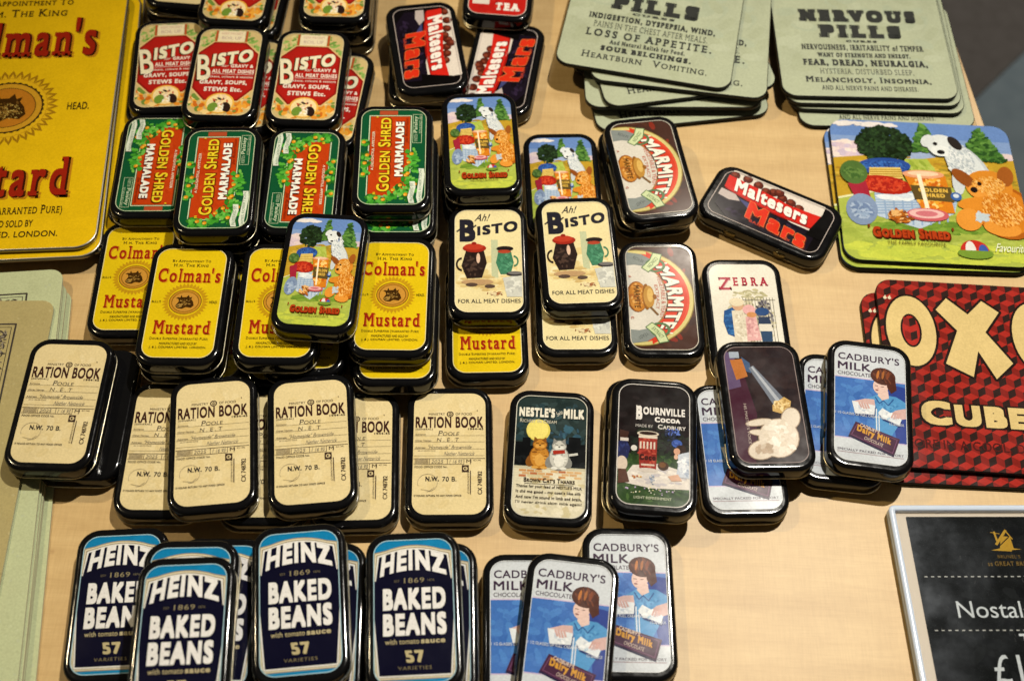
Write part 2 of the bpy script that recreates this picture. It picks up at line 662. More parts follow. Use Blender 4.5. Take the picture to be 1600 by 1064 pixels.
# ration book
P = Print(PW, PH, PR, 'd9c797')
ink, pen = '33241c', '4a4238'
P.dabs(['d6c391', 'dccb9d'], 18, 34, 17, 33, 60, 3.5)
P.txt(ink, 'MINISTRY', 7.5, 11.4, 15.6, 12.8, bold=.012)
P.ell('3d2d24', 18.2, 12.2, 1.75)
P.ring('cdbb8d', 18.2, 12.2, 1.2, .3)
P.txt('cdbb8d', 'MF', 17.4, 11.7, 19.0, 12.7, bold=.02)
P.txt(ink, 'OF FOOD', 20.9, 11.4, 29.2, 12.8, bold=.012)
P.txt('3a211b', 'RATION BOOK', .9, 13.6, 34.8, 20.2, bold=.03, track=-.01)
P.txt(ink, '(GENERAL)', 1.0, 20.4, 9.6, 21.6, bold=.02)
P.txt(ink, '1944-45', 27.2, 20.2, 34.9, 21.4, bold=.035)
for y, lab in ((24.6, 'Surname'), (28.2, 'Other Names'), (32.2, 'Address'), (36.0, '')):
    P.line('73644c', [(.6, y), (35.4, y)], .16)
    if lab:
        P.txt('55463a', lab, 1.0, y - 1.3, 1.0 + len(lab) * .72, y - .35, bold=.01)
P.txt('55463a', '(as on Identity Card)', 2.4, 32.7, 11, 33.6)
P.txt(pen, 'Poole', 12.6, 21.8, 22.8, 24.6, small=.72, shear=.15)
P.txt(pen, 'N . E . T', 11.8, 25.9, 22.6, 28.0, shear=.15)
P.txt('6d6455', '"Homeside" Brownside', 7.2, 30.0, 29.0, 32.3, shear=.3)
P.txt('7d7464', 'Nether Netterick', 15.5, 33.7, 30.5, 36.0, shear=.3)
P.line('5b4c3a', [(.4, 37.6), (35.6, 37.6)], .3)
P.line('5b4c3a', [(.4, 40.8), (25, 40.8)], .25)
for x in (8.2, 17.0, 25.2, 28.4):
    P.line('5b4c3a', [(x, 37.6), (x, 40.8)], .25)
for i in range(4):
    P.line('8a7a60', [(1, 38.2 + i * .65), (7.6, 38.2 + i * .65)], .3)
P.txt('7d7464', '2025', 9.2, 38.3, 15, 40.3, shear=.2)
P.txt('7d7464', '1 16 95', 18.2, 38.3, 24.4, 40.3, shear=.2)
P.txt(ink, 'M', 26.4, 38.2, 28.8, 40, bold=.0)
P.txt('6d5d48', 'CX', 29.8, 38.3, 33.8, 39.0)
P.txt(ink, 'FOOD OFFICE CODE No.', 1.0, 41.7, 17, 42.8, bold=.006)
P.rect('3a2a22', 24.2, 41.4, 27.6, 45.2)
P.ring('cdbb8d', 25.9, 43.3, 1.1, .42)
P.rect('cdbb8d', 25.9, 43.1, 27.0, 43.6)
P.txt('2f2a28', 'N.W.', 6.4, 47.6, 13.0, 50.2, bold=.03)
P.txt('2f2a28', '70 B.', 14.6, 47.8, 21.6, 50.3, bold=.008)
P.ring('9a8d72', 7.4, 51.0, 4.9, .18, a0=-200, a1=100)
P.line('9a8d72', [(4.2, 54.6), (8.6, 55.4), (10.8, 53.4)], .16)
P.txt(ink, 'IF FOUND RETURN TO ANY FOOD OFFICE', 1.0, 57.6, 24, 58.6, bold=.014)
for i in range(3):
    P.txt('4a3a2e', 'THIS BOOK IS THE PROPERTY OF', 21.6 + i * .0 - 1.0 + 0, 50.0, 34.0, 50.8, rot=90) if i == 0 else None
P.line('4a3a2e', [(28.4, 44.6), (28.4, 57.2)], .45)
P.txt('40322a', 'CX 748782', 26.7, 50.0, 39.3, 52.2, rot=-90, bold=.006)
P.ell('6d5d48', 31.9, 10.2, .3)
ART['ration'] = P

# red gravy label
P = Print(PW, PH, PR, 'c9b27a')
P.dabs(['6f9444', '86a854', 'cfc488', '5c8238', '9cb868'], 18, 14, 19, 15, 230, 1.5)
P.dabs(['d9892a', 'e6a33c', 'c96a20', 'efd08a', '6d8a3c'], 18, 58, 18, 9, 150, 1.8, 1.4)
P.poly('d8b97c', [(8.4, 9.6), (27.6, 9.6), (36.4, 19), (36.4, 48), (28, 58), (8, 58), (-.4, 48), (-.4, 19)])
P.poly('8d1a14', [(8.8, 10.4), (27.2, 10.4), (35.4, 19.4), (35.4, 47.6), (27.6, 57), (8.4, 57), (.6, 47.6), (.6, 19.4)])
P.poly('ab1f18', [(9.4, 11.6), (26.6, 11.6), (34.2, 20), (34.2, 47), (27, 55.8), (9, 55.8), (1.8, 47), (1.8, 20)])
P.rect('e3d6b4', 10.2, .9, 26, 9.6)
P.rect('b0522c', 8.6, .9, 10.0, 9.8)
P.rect('b0522c', 26.2, .9, 27.6, 9.8)
P.txt('c79b8a', 'KEEP PACKET', 12, 2.2, 24.6, 4.0)
P.txt('b59a92', 'BOIL UP', 12.4, 5.6, 24.0, 8.0)
un = [('4a2a12', .03, -.5, .35)]
P.txt('e8dfc0', 'B', 1.4, 21.2, 9.0, 41.2, bold=.015, shear=-.12, under=un)
P.txt('e8dfc0', 'ISTO', 9.4, 17.8, 32.4, 28.0, bold=.045, rise=5.0, under=un)
P.txt('e8d9c8', 'for', 15.6, 28.4, 19.4, 30.6, shear=.3)
P.txt('ead9cb', 'GRAVY &', 20.6, 28.2, 33.6, 30.8, bold=.04)
P.txt('ead9cb', 'ALL MEAT DISHES', 10.4, 32.4, 34.6, 35.4, bold=.04)
P.line('ead9cb', [(10.4, 36.2), (34.4, 36.2)], .3)
P.txt('e0c8ba', 'Thickens, colours & seasons', 6.4, 37.4, 34.4, 39.4, bold=.02)
P.txt('ead9cb', 'GRAVY, SOUPS,', 4.4, 41.2, 31.6, 44.8, bold=.045)
P.txt('ead9cb', 'STEWS Etc.', 7.6, 46.6, 29.4, 50.0, bold=.045)
P.ell('e8b24a', 18, 59.2, 8.4, 8.0)
P.ell('f0d9a0', 18, 59.2, 7.4, 7.0)
P.dabs(['c05030', 'e6c9a8', '3a2c22'], 18, 57, 4.6, 4, 26, 1.2)
P.ell('6f8f36', 14.4, 62.2, 2.8, 3.6, 20)
P.ell('2c1c18', 22.0, 62.0, 2.6, 3.8, -15)
P.dabs(['f2ead6'], 18.4, 62, 2, 3, 10, 1)
P.border('d9caa0', 0, .35)
ART['gravy'] = P


def foliage(P, spots, n=16):
    for x, y, q in spots:
        P.dabs(['2f7a22', '3f942c', '55aa3c', '256020', '6db54a'], x, y, q * 1.15, q * 1.15, n, 1.7, 1.7)
    for x, y, q in spots:
        for i in range(1):
            a, b_ = x + P.rnd.uniform(-q, q) * .8, y + P.rnd.uniform(-q, q) * .8
            P.ell('b36a12', a + .15, b_ + .15, 1.15)
            P.ell('d8951c', a, b_, 1.05)
            P.ell('ecc060', a - .3, b_ - .3, .4)


for key, fn in (('marmalade_up', ccw), ('marmalade_down', cw)):
    P = Print(PW, PH, PR, '12502f')
    P.xf = fn(PW, PH)
    P.line('c9d6b4', [(6, 4.6), (64, 4.6), (64, 27.6), (6, 27.6)], .5, True)
    P.rect('b83c10', 6.6, 5.2, 63.4, 27.0)
    P.dabs(['b3380e', 'bf4416'], 35, 16, 27, 10, 60, 2.5)
    P.rect('a8482a', 64.6, 10, 67.8, 20)
    P.line('b9c8a4', [(44, 28.6), (65, 28.6), (65, 33.4), (44, 33.4)], .25, True)
    P.txt('c2d0b0', 'Paisley', 51.5, 29.0, 63.6, 31.6, bold=.01)
    P.txt('a9bd9c', 'ESTABLISHED 1864', 51, 32.0, 64, 33.2)
    P.txt('a9bd9c', 'ROBERTSON', 45, 29.4, 50.4, 31.2)
    foliage(P, [(4, 8, 3.2), (3.5, 14, 3), (8, 20, 3), (6, 26, 3.5), (12, 24.5, 3.4), (18, 26, 3.2), (24, 27.5, 3.2), (30, 29, 3), (36, 28.5, 3), (13, 31, 3.4), (22, 3.2, 2.2), (34, 2.6, 2.0), (44, 2.6, 1.8), (28, 3.2, 2)])
    un = [('5c1c06', .02, .35, .35)]
    P.txt('d9b620', '"', 6.9, 8.0, 8.6, 9.4, bold=.03)
    P.txt('e3c72a', 'GOLDEN SHRED', 9.0, 9.8, 62, 16.6, bold=.02, small=.82, under=un)
    P.txt('d9b620', '"', 62.2, 8.2, 63.2, 9.4, bold=.03)
    P.txt('e6dcc0', 'A DELIGHTFUL APPETIZER', 24, 6.4, 52, 7.8, bold=.015)
    P.txt('ecebe0', 'MARMALADE', 19.6, 19.2, 59, 23.8, bold=.05, under=un)
    P.txt('7c1f0a', 'Jas Robertson', 44, 24.4, 62, 26.6, shear=.4)
    for x0, y0, x1, st in ((1, 27.5, 16, 'PRESERVED BY'), (1, 32.2, 25, 'JAMES ROBERTSON')):
        P.poly('d3dccb', [(x0, y0), (x0 + 4, y0 - .9), (x1 - 4, y0 + .5), (x1, y0), (x1, y0 + 2.9), (x1 - 4, y0 + 3.4), (x0 + 4, y0 + 2.0), (x0, y0 + 2.9)])
        P.txt('6f8470', st, x0 + 1, y0 + .4, x1 - 1, y0 + 2.2, bold=.01)
    P.border('c7d2ae', 0, .35)
    ART[key] = P


def picnic(P, w, h, tall):
    """meadow picnic: pine trees, white toy dog, jar and an orange toy bear round a checked cloth"""
    X = lambda v: v * w
    Y = lambda v: v * h
    Z = min(w, h)
    sc = Z / 36.0
    fine = 1.0 if tall else .52
    D = lambda cols, cx, cy, rx, ry, n, sz, asp=2.0, rot=None: P.dabs(cols, X(cx), Y(cy), X(rx), Y(ry), int(n / fine ** 1.5), sz * sc * fine, asp, False, rot)
    E_ = lambda col, cx, cy, rx, ry, rot=0: P.ell(col, X(cx), Y(cy), rx * Z, ry * Z, rot)
    G = lambda col, pts: P.poly(col, [(X(a), Y(b_)) for a, b_ in pts])
    P.rect('6585be', 0, 0, w, Y(.3))
    P.rect('7d97c4', 0, Y(.12), w, Y(.3), .002)
    P.rect('97a8c8', 0, Y(.2), w, Y(.3), .002)
    D(['cdb9c4', 'd9c6c6', 'c2b3c6', 'e2d3ca'], .06, .22, .13, .05, 60, 2.2, 1.6, 0)
    D(['cdb9c4', 'd9c6c6'], .9, .245, .12, .03, 40, 1.8, 2.2, 0)
    D(['dcd6d4'], .2, .03, .2, .012, 20, 2.0, 3, 0)
    G('b8952c', [(0, .29), (.2, .26), (.45, .28), (.6, .25), (.85, .265), (1, .255), (1, .7), (0, .7)])
    D(['a8882a', 'c29d32', 'b08c28', '98842c', 'ccaa44', 'a47c28'], .5, .42, .5, .16, 240, 1.5, 3.0, 0)
    G('a3b34a', [(.36, .28), (.52, .27), (.62, .5), (.3, .55)])
    D(['98ab42', 'aebc58', '8c9f3a'], .47, .42, .1, .13, 50, 1.4, 2.5, 60)
    for tx, ty, tw, th in ((.52, .015, .085, .2), (.83, .03, .13, .24)):
        G('2f5426', [(tx, ty), (tx - tw, ty + th), (tx + tw, ty + th)])
        for i in range(70 if tall else 240):
            v = P.rnd.random() ** .6
            P.ell(P.rnd.choice(['3f6b2c', '53803a', '2b4d22', '628e40', '47702e']), X(tx + P.rnd.uniform(-1, 1) * tw * v), Y(ty + th * v), 1.5 * sc * fine, .7 * sc * fine, P.rnd.choice([30, 150]), .0012, 7)
    # dark green bush behind the hamper
    D(['1c2a18', '22341e', '16220f', '2c4424'], .29, .18, .15, .1 if tall else .13, 260, 1.0, 1.5)
    # meadow foreground
    G('a5b24c', [(0, .58), (.28, .5), (.75, .47), (1, .6), (1, 1), (0, 1)])
    D(['9fae4a', 'abb856', '97a646'], .5, .75, .5, .2, 140, 2.4, 3, 0)
    D(['b6c24a', 'bfc84c'], .5, .93, .5, .07, 80, 2.4, 3, 0)
    D(['6f8f30', '62842c', '7c9a38'], .5, .76, .32, .035, 70, 2.0, 3, 0)
    P.line('d9d9a8', [(0, Y(.585)), (X(.28), Y(.505))], .5 * sc)
    P.line('d9d9a8', [(X(.78), Y(.48)), (w, Y(.6))], .5 * sc)
    # checked cloth
    q = [(.2, .53), (.66, .51), (.62, .66), (.42, .775), (.2, .7)]
    G('b6c6d8', q)
    for i in range(1, 9):
        t = i / 9
        P.line('8ea6c6', [(X(.2 + .45 * t), Y(.53 - .02 * t)), (X(.2 + .42 * t), Y(.7 + .05 * math.sin(t * 3.1)))], .35 * sc)
        P.line('8ea6c6', [(X(.2), Y(.53 + .17 * t)), (X(.66 - .05 * t), Y(.515 + .15 * t))], .35 * sc)
    D(['dfe6ea', 'cfd9e4'], .32, .56, .1, .02, 18, 2.0, 2.5, 0)
    # hamper with a blue cloth, red cushion and blue bag
    E_('2a4a94', .27, .345, .15, .06 if not tall else .1, -4)
    D(['2e559f', '27407f', '3a68b2'], .27, .345, .12, .035, 90, .8)
    G('dcc06a', [(.19, .36), (.36, .35), (.37, .43), (.18, .44)])
    for i in range(4):
        P.line('a8822c', [(X(.19), Y(.375 + i * .016)), (X(.365), Y(.367 + i * .016))], .3 * sc)
    E_('a82718', .26, .48, .15, .065 if not tall else .1, 6)
    D(['c23a22', 'a0241a', 'cc4a2c'], .26, .48, .12, .04, 90, .9)
    G('9d2638', [(.06, .48), (.16, .46), (.18, .6), (.1, .61)])
    E_('7d90b0', .12, .66, .085, .11 if not tall else .16, 8)
    D(['8fa3c0', '6c80a4', 'a3b4cc'], .12, .665, .06, .05, 40, 1.2)
    E_('4e6c34', .1, .4, .075, .085)
    D(['5f7e3e', '40602c'], .1, .4, .05, .035, 20, 1.0)
    # white toy dog
    for c, a, b_, rx, ry, ro in (('b9c0c4', .74, .34, .1, .2, -25), ('cfd5d6', .73, .32, .085, .17, -25), ('c4cbce', .67, .43, .035, .1, 5), ('d6dbdb', .61, .175, .085, .08, 10), ('d0d5d6', .535, .145, .035, .05, 30), ('dfe3e2', .6, .215, .055, .04, 0)):
        E_(c, a, b_, rx, ry if not tall else ry * 1.25, ro)
    D(['dfe3e3', 'b4bcc2', 'e8eaea', 'a5afb8', 'cfd5d6'], .7, .29, .075, .13, 160, .6, 2.4, 60)
    E_('2b2523', .685, .155, .03, .055, -30)
    E_('1d1a1a', .575, .165, .013, .013)
    E_('1d1a1a', .6, .225, .022, .016)
    # jar of marmalade
    G('cf7a1e', [(.37, .39), (.6, .4), (.62, .66), (.45, .665)])
    D(['e09a2c', 'd2741a', 'e8b04a', 'c0601a', 'f0c878'], .5, .52, .085, .12, 160, .9, 1.5)
    E_('d99a74', .48, .395, .115, .03)
    E_('e6c3a2', .48, .39, .085, .018)
    G('5a4a26', [(.4, .475), (.62, .48), (.625, .585), (.415, .575)])
    P.txt('d9b04a', 'GOLDEN', X(.44), Y(.493), X(.6), Y(.52), bold=.05)
    P.txt('d9b04a', 'SHRED', X(.46), Y(.53), X(.58), Y(.556), bold=.05)
    P.line('f2e2c4', [(X(.455), Y(.4)), (X(.475), Y(.64))], .8 * sc)
    E_('c05a62', .47, .68, .115, .045)
    E_('e0b4b0', .465, .673, .095, .033)
    E_('c8727a', .465, .673, .06, .02)
    # orange toy bear
    A = 1.15 if tall else .92
    for c, a, b_, rx, ry, ro in (('a65a16', .9, .64, .17, .2, -12), ('c9791f', .885, .63, .15, .18, -12), ('d0842a', .83, .46, .13, .125, 0), ('8a4a1c', .7, .41, .04, .09, -40), ('9a5620', .93, .385, .045, .08, 10), ('d99038', .79, .5, .08, .055, 10), ('d18428', .76, .585, .12, .05, -8), ('d88e34', .69, .7, .07, .085, 20), ('d98f36', .86, .75, .1, .06, 8)):
        E_(c, a, b_, rx, ry * A, ro)
    D(['e0a048', 'c4741c', 'e8b466', 'b86818'], .88, .62, .11, .12, 300, .6, 2.4, 70)
    D(['e3a850', 'cc8026', 'eabb70'], .83, .45, .09, .06, 160, .5, 2.4, 60)
    E_('1d1210', .745, .49, .02, .02)
    E_('1d1210', .78, .445, .012, .014)
    D(['b8c4cc'], .76, .68, .035, .03, 14, 1.0)
    E_('3a5ea0', .64, .545, .03, .03)
    E_('c9d3de', .64, .54, .016, .014)
    D(['b5651d', 'e0b070', '8a4a1a'], .32, .7, .06, .04, 24, 1.2, 2.5)
    # beach ball
    bx, by = (.64, .78) if tall else (.69, .885)
    P.ell('6f8d30', X(bx), Y(by) + 1.6 * sc, 3.4 * sc, 1.3 * sc)
    P.ell('b82c22', X(bx), Y(by) + .9 * sc, 2.7 * sc, 2.5 * sc, a0=180, a1=360)
    P.ell('d8d4d0', X(bx) - .8 * sc, Y(by) + .9 * sc, 1.0 * sc, 2.2 * sc, a0=180, a1=360)
    P.ell('3a56a4', X(bx) + 1.6 * sc, Y(by) + .9 * sc, .9 * sc, 1.5 * sc, a0=180, a1=360)


P = Print(PW, PH, PR, '6585be')
picnic(P, PW, PH, True)
un = [('5c1a08', .02, .25, .25)]
P.txt('a83a14', 'GOLDEN SHRED', 6, 56.8, 31, 61.2, bold=.055, small=.8, under=un)
P.txt('8a3a14', "'", 4.6, 55.6, 5.2, 57.0, bold=.05)
P.txt('8a3a14', "'", 31.6, 55.6, 32.2, 57.0, bold=.05)
P.txt('5a4a1c', 'THE FAMILY FAVOURITE', 10.5, 62.2, 26, 63.4)
ART['picnic'] = P

# cream gravy tin
P = Print(PW, PH, PR, 'e0d2a0')
P.dabs(['dccd98', 'e6daae', 'd9c48a'], 18, 44, 17, 12, 60, 3)
P.rect('b9bf9a', 19.6, 20.5, 23.2, 46)
P.dabs(['cdb478', 'd9c48a', 'c7ab70'], 18, 49, 16, 5, 70, 2.0, 3, False, 0)
ink = '23222c'
P.txt(ink, 'Ah!', 11.6, 2.6, 18.8, 7.6, shear=.35, bold=.012)
P.txt(ink, 'B', 2.6, 6.4, 11.2, 21.8, bold=.05)
P.line(ink, [(1.2, 14.8), (4, 12.2), (8, 13.8), (11.5, 10.6)], .9)
P.txt(ink, 'ISTO', 12.2, 8.4, 34.2, 15.4, bold=.045, rise=-4.2 + 5.6, warp=lambda u, v, X, Y: (X, Y + (1 - u) * 1.6 - v * (u - .5) * 1.2))
P.txt('2b2a2c', 'FOR ALL MEAT DISHES', 1.8, 59.8, 34.6, 62.4, bold=.012)
# a dark red-capped stoneware jug and a green jug beside a pie on a cloth
P.poly('2a1f1c', [(6.0, 28), (15.5, 27), (17.2, 36), (14.5, 46), (6.5, 46.4), (3.6, 38)])
P.dabs(['3a2c28', '241a18', '4a3830'], 10, 37, 5, 8, 40, 1.3)
P.ring('2a1f1c', 3.8, 37, 3.2, 1.0, 4.6, a0=90, a1=270)
P.ell('9c2a1c', 10.6, 26.2, 6.4, 2.8)
P.ell('b53a26', 10.2, 25.2, 5.2, 2.2)
P.ell('8a2418', 10.4, 22.9, 1.3, 1.0)
P.ell('d9b8a0', 12.6, 33, 1.0, 3.4)
P.poly('3f7a5c', [(23.6, 27.6), (30, 27.2), (31.6, 36), (29.8, 43.5), (24.4, 43.8), (22, 36)])
P.dabs(['4c8a6a', '376a50', '5c9a78'], 27, 36, 3.6, 6, 36, 1.1)
P.ell('241c1c', 27, 26.6, 4.6, 1.7)
P.ell('a8432c', 26.6, 28.6, 3.6, 1.2)
P.ring('3f7a5c', 31.6, 35, 2.6, .8, 3.8, a0=-90, a1=90)
P.poly('c3c4bb', [(25.5, 46), (36, 44), (36, 58.5), (27.5, 58.5)])
P.dabs(['d3d4cb', 'b3b4ae'], 31, 52, 4, 6, 24, 1.5)
P.ell('2e2a2c', 32, 43.5, 4.6, 1.6)
P.ell('6d6a68', 32, 42.9, 3.8, 1.1)
P.ell('b5936a', 12, 48.8, 8.6, 1.9)
P.ell('54433a', 9, 50.5, 3.2, 1.2)
P.ell('54433a', 18.6, 51.6, 2.8, 1.2)
P.dabs(['8a4a34', 'a8764a', 'd9c9a0'], 21.5, 56.5, 4.5, 1.2, 20, .9)
P.border('f0e6c4', 0, .3)
ART['cream'] = P

# yeast extract, landscape reading down
P = Print(PW, PH, PR, '41261d')
P.xf = cw(PW, PH)
P.dabs(['4c2c20', '38201a', '7c2a1c'], 34, 18, 34, 18, 60, 3)
P.ell('8d7a3a', 34, 30, 31.6, 29.8, n=48)
P.ell('c9bc7a', 34, 30, 31.0, 29.2, n=48)
P.ell('d0482c', 34, 30, 29.0, 27.2, n=48)
P.poly('b8301c', [(6, 20), (62, 20), (64, 24.5), (4, 24.5)])
P.poly('c93a22', [(7, 19)] + [(34 + 27 * math.sin(R(a)), 30 - 26 * math.cos(R(a))) for a in range(-66, 67, 6)] + [(61, 19), (64.5, 24.4)] + [(34 + 25 * math.sin(R(a)), 33 - 17.5 * math.cos(R(a))) for a in range(60, -61, -6)] + [(3.5, 24.4)])
P.ell('cfcabf', 34, 33.5, 22.5, 18.6, n=40)
P.ring('8d7a3a', 34, 33.5, 23.2, .7, 19.3, a0=180, a1=360)
un = [('33241a', .035, .4, .4)]
P.txt('e6e2d4', "MARMITE", 13.4, 7.4, 54.6, 14.4, bold=.04, under=un, warp=lambda u, v, X, Y: (X, Y + 9.2 * (u - .5) ** 2 * 4 * .62 - v * 1.6 * (1 - 4 * (u - .5) ** 2)))
P.txt('e6e2d4', "'", 11.0, 13.4, 11.8, 15.2, bold=.06)
P.txt('e6e2d4', "'", 57, 13.4, 57.8, 15.2, bold=.06)
P.txt('b86a58', 'VEGETABLE & YEAST', 20, 17.6, 48, 20.0, bold=.01, arc=2.0)
P.txt('b86a58', 'EXTRACT', 26, 19.6, 42, 21.4, bold=.01, arc=.6)
for sx in (0, 1):
    m_ = (lambda v: 68.2 - v) if sx else (lambda v: v)
    P.poly('7f8684', [(m_(x), y) for x, y in ((4, 36), (5.5, 27), (9, 22), (14, 24.5), (12.5, 31), (13, 36))])
    P.txt('4a5250', 'YEAST' if sx else 'RICH IN', m_(9) - 3, 28, m_(9) + 3, 30, rot=-60 if not sx else 60)
    P.ring('55714a', m_(13), 20, 4.6, 1.3, 5.6)
    P.poly('c3cfa0', [(m_(x), y) for x, y in ((5.5, 16), (12, 18), (17.5, 24), (14.5, 27.5), (9.5, 22.8), (4.4, 20.8))])
    P.line('55714a', [(m_(x), y) for x, y in ((5.5, 16), (12, 18), (17.5, 24), (14.5, 27.5), (9.5, 22.8), (4.4, 20.8))], .5, True)
    P.txt('5a7048', 'EXTRACT' if sx else 'CONCEN', m_(11) - 4, 20.2, m_(11) + 4, 22.4, rot=38 if not sx else -38, bold=.01)
P.ell('8d5218', 34, 31.0, 10.2, 5.6)
P.ell('b8782c', 34, 30.6, 9.6, 5.0)
P.dabs(['c98a3a', 'd9a45a', 'a8652a'], 34, 30.6, 8, 4, 50, 1.2)
P.ell('8d5a20', 34, 26.0, 8.6, 2.2)
P.ell('b5863a', 34, 24.6, 7.4, 3.0)
P.ell('d0a95a', 33, 24.0, 4.6, 1.6)
P.ell('8d5a20', 34, 21.6, 1.6, 1.1)
P.line('7a5a34', [(41, 24), (45.6, 20.6)], 1.2)
P.txt('5c3c14', 'MARMITE', 26.6, 29.4, 41.4, 32.6, bold=.03)
P.txt('b86a58', 'A', 20, 33.4, 21.4, 35, bold=.02)
P.txt('b86a58', 'G', 47, 33.4, 48.4, 35, bold=.02)
P.border('c9c2b4', 0, .4)
ART['yeast'] = P


# two chocolate bars, landscape (68 x 36)
def chocs(P):
    P.dabs(['14100f', '1c1518'], 34, 18, 34, 18, 20, 4)
    P.poly('d9cfc4', [(4, 0), (60, 0), (62, 22), (54, 22), (5, 8)])
    for x, y in ((6, 3.5), (13.5, 2.6), (20.5, 3.8), (30, 4.4), (36, 6), (41.5, 6.6), (47, 8.2), (33, 3), (26, 6)):
        P.ell('3a140e', x + .2, y + .3, 2.9)
        P.ell('5a2418', x, y, 2.6)
        P.ell('7d3a28', x - .5, y - .5, 1.3)
    P.poly('c9241a', [(3, 5.0), (20, 6.2), (42, 9), (63, 7.6), (62, 18.6), (40, 18.4), (20, 17.0), (4, 14.2)])
    P.poly('9c1812', [(6, 14.6), (22, 17.0), (44, 18.6), (62, 17.8), (62, 18.8), (40, 19.4), (20, 18.0), (4, 15.0)])
    P.txt('efe6de', 'Maltesers', 9.0, 6.8, 54, 16.0, bold=.04, shear=-.22, rise=-3.2, under=[('7a120c', .02, .5, .5)])
    P.poly('17101c', [(4, 18), (20, 19.5), (62, 20.5), (62, 34.5), (14, 34.5), (4, 28)])
    P.poly('b5a8a4', [(3, 16), (12, 16.6), (16, 20), (10, 22), (3, 21)])
    P.poly('3f4272', [(14, 18.2), (26, 19.4), (31, 23), (24, 24)])
    P.dabs(['231a2c', '2c2038', '120c14'], 36, 28, 24, 6, 50, 1.8)
    P.txt('d23018', 'Mars', 22, 19.6, 59, 31.8, bold=.045, rise=-5.2, shear=-.12, under=[('5c0c06', .015, .7, .7), ('dc8a4a', .012, 0, 0)])
    P.txt('a83a2a', 'BAR', 26, 29.4, 33, 31.4, rise=-.6, bold=.03, shear=-.2)
    P.txt('a8462e', '8x', 48, 31, 51.4, 33.2, bold=.02)
    P.poly('0a0808', [(60.5, 6), (67, 6), (67, 24), (57, 24)])
    P.border('b9aca6', .8, .4)


P = Print(PW, PH, PR, '0c090a')
P.xf = cw(PW, PH)
chocs(P)
ART['choc_down'] = P
P = Print(PW, PH, PR, '0c090a')
P.xf = ccw(PW, PH)
chocs(P)
ART['choc_up'] = P

# red tea tin
P = Print(PW, PH, PR, 'b8201a')
P.dabs(['b01c18', 'c22a20'], 18, 34, 18, 34, 40, 3)
P.rect('d9cfc4', 2.6, 52, 13, 59.6)
P.txt('e9e0d8', 'TEA', 17, 57.4, 32, 64, bold=.07, serif=1.6)
P.border('d9cfc4', 0, .4)
ART['tea'] = P

# stove polish tin
P = Print(PW, PH, PR, 'ded9cb')
P.txt('a32038', 'Z', 4.6, 8.8, 11.2, 17.0, bold=.01, serif=1.0, under=[('c9a0a4', .01, .3, .3)])
P.txt('a32038', 'EBRA', 12.6, 8.8, 31.6, 14.6, bold=.035, serif=1.2, track=.22)
P.dabs(['b3ad86', 'c7c2a2', 'a39d78'], 21, 20.5, 8.5, 3.5, 40, 1.4, 2, False, 0)
P.dabs(['c9c2a4', 'cfc9b0', 'bdb596'], 20, 36, 13, 14, 90, 2.0)
for i in range(14):
    P.line('6f6a5c', [(12 + i * 1.6, 22.5), (12 + i * 1.6, 54)], .28)
P.line('6f6a5c', [(12, 24), (34, 24)], .4)
P.dabs(['4c4850', '6a6670', '38343c', '8a8684'], 27.5, 34, 4.5, 10, 90, 1.1, 2.4, False, 80)
P.poly('1f4f8a', [(6, 31), (11, 28.6), (13.6, 36), (12.6, 49), (6.6, 46), (5, 38)])
P.dabs(['2c62a0', '1a4070', '3a74b0'], 9, 38, 3, 8, 30, 1.1)
P.poly('d6cdb9', [(10, 31), (16, 30), (18.4, 40), (18, 54), (10, 54)])
P.dabs(['e3dccb', 'c3b8a2'], 14, 42, 3.4, 10, 40, 1.0)
P.ell('c9a080', 13.6, 27.6, 3.2, 3.4)
P.ell('d9cdb0', 13.2, 25.4, 4.0, 2.8)
P.poly('d6a5a4', [(17, 35), (22.5, 34.5), (24, 50), (16.5, 50.5)])
P.dabs(['e3bab6', 'c48e90'], 20, 42, 3, 7, 36, 1.0)
P.ell('dca8a8', 19.4, 30.4, 3.5, 3.3)
P.ell('c78a58', 20.4, 33.6, 2.6, 1.8)
P.ell('2a4a7c', 26.2, 31.6, 3.8, 2.6)
P.poly('2c3a54', [(24, 35), (29.6, 35), (30.2, 40), (23.4, 40)])
P.rect('d8d3c6', 23.6, 39.6, 30.4, 44.2)
P.poly('2a4464', [(24, 44.2), (30.2, 44.2), (29.8, 51), (24.4, 51)])
for x in (11.5, 14.6, 19, 21, 25.4, 28.6):
    P.rect('3a3f58' if x > 18 else '5a3834', x, 51, x + 1.3, 56.4, .002)
ART['polish'] = P

# condensed milk tin with two cats on a wall
P = Print(PW, PH, PR, '22302f')
P.dabs(['2a3a3a', '1c2a2a', '33474a', '253a40'], 18, 20, 18, 20, 120, 2.4)
P.dabs(['2c4a5c', '33586a', '243c4c'], 26, 26, 10, 9, 50, 2)
P.ell('cfc05a', 11.6, 20, 6.0, 6.4)
P.ell('e0d272', 11.2, 19.6, 5.4, 5.8)
P.poly('0c0e10', [(0, 27), (4, 27), (4, 24.5), (8, 24.5), (8, 29), (11, 29), (11, 40), (0, 40)])
P.poly('0c0e10', [(25, 40), (25, 27), (27, 27), (27, 23), (33, 23), (33, 27), (36, 27), (36, 40)])
P.dabs(['0c0e10', '14181a'], 18, 38, 18, 5, 60, 2)
un = [('14201f', .03, .3, .3)]
P.txt('dcd8c8', "NESTLE'S", 1.6, 6.8, 19.6, 12.4, bold=.06, under=un)
P.txt('cfcabb', 'Swiss', 20.2, 8.0, 23.6, 10.6, rot=-35, shear=.2)
P.txt('dcd8c8', 'MILK', 24, 6.8, 34.4, 12.4, bold=.06, under=un)
P.txt('b9b5a4', 'Richest in Cream', 2.2, 13.6, 20.6, 15.8, small=.8, bold=.01)
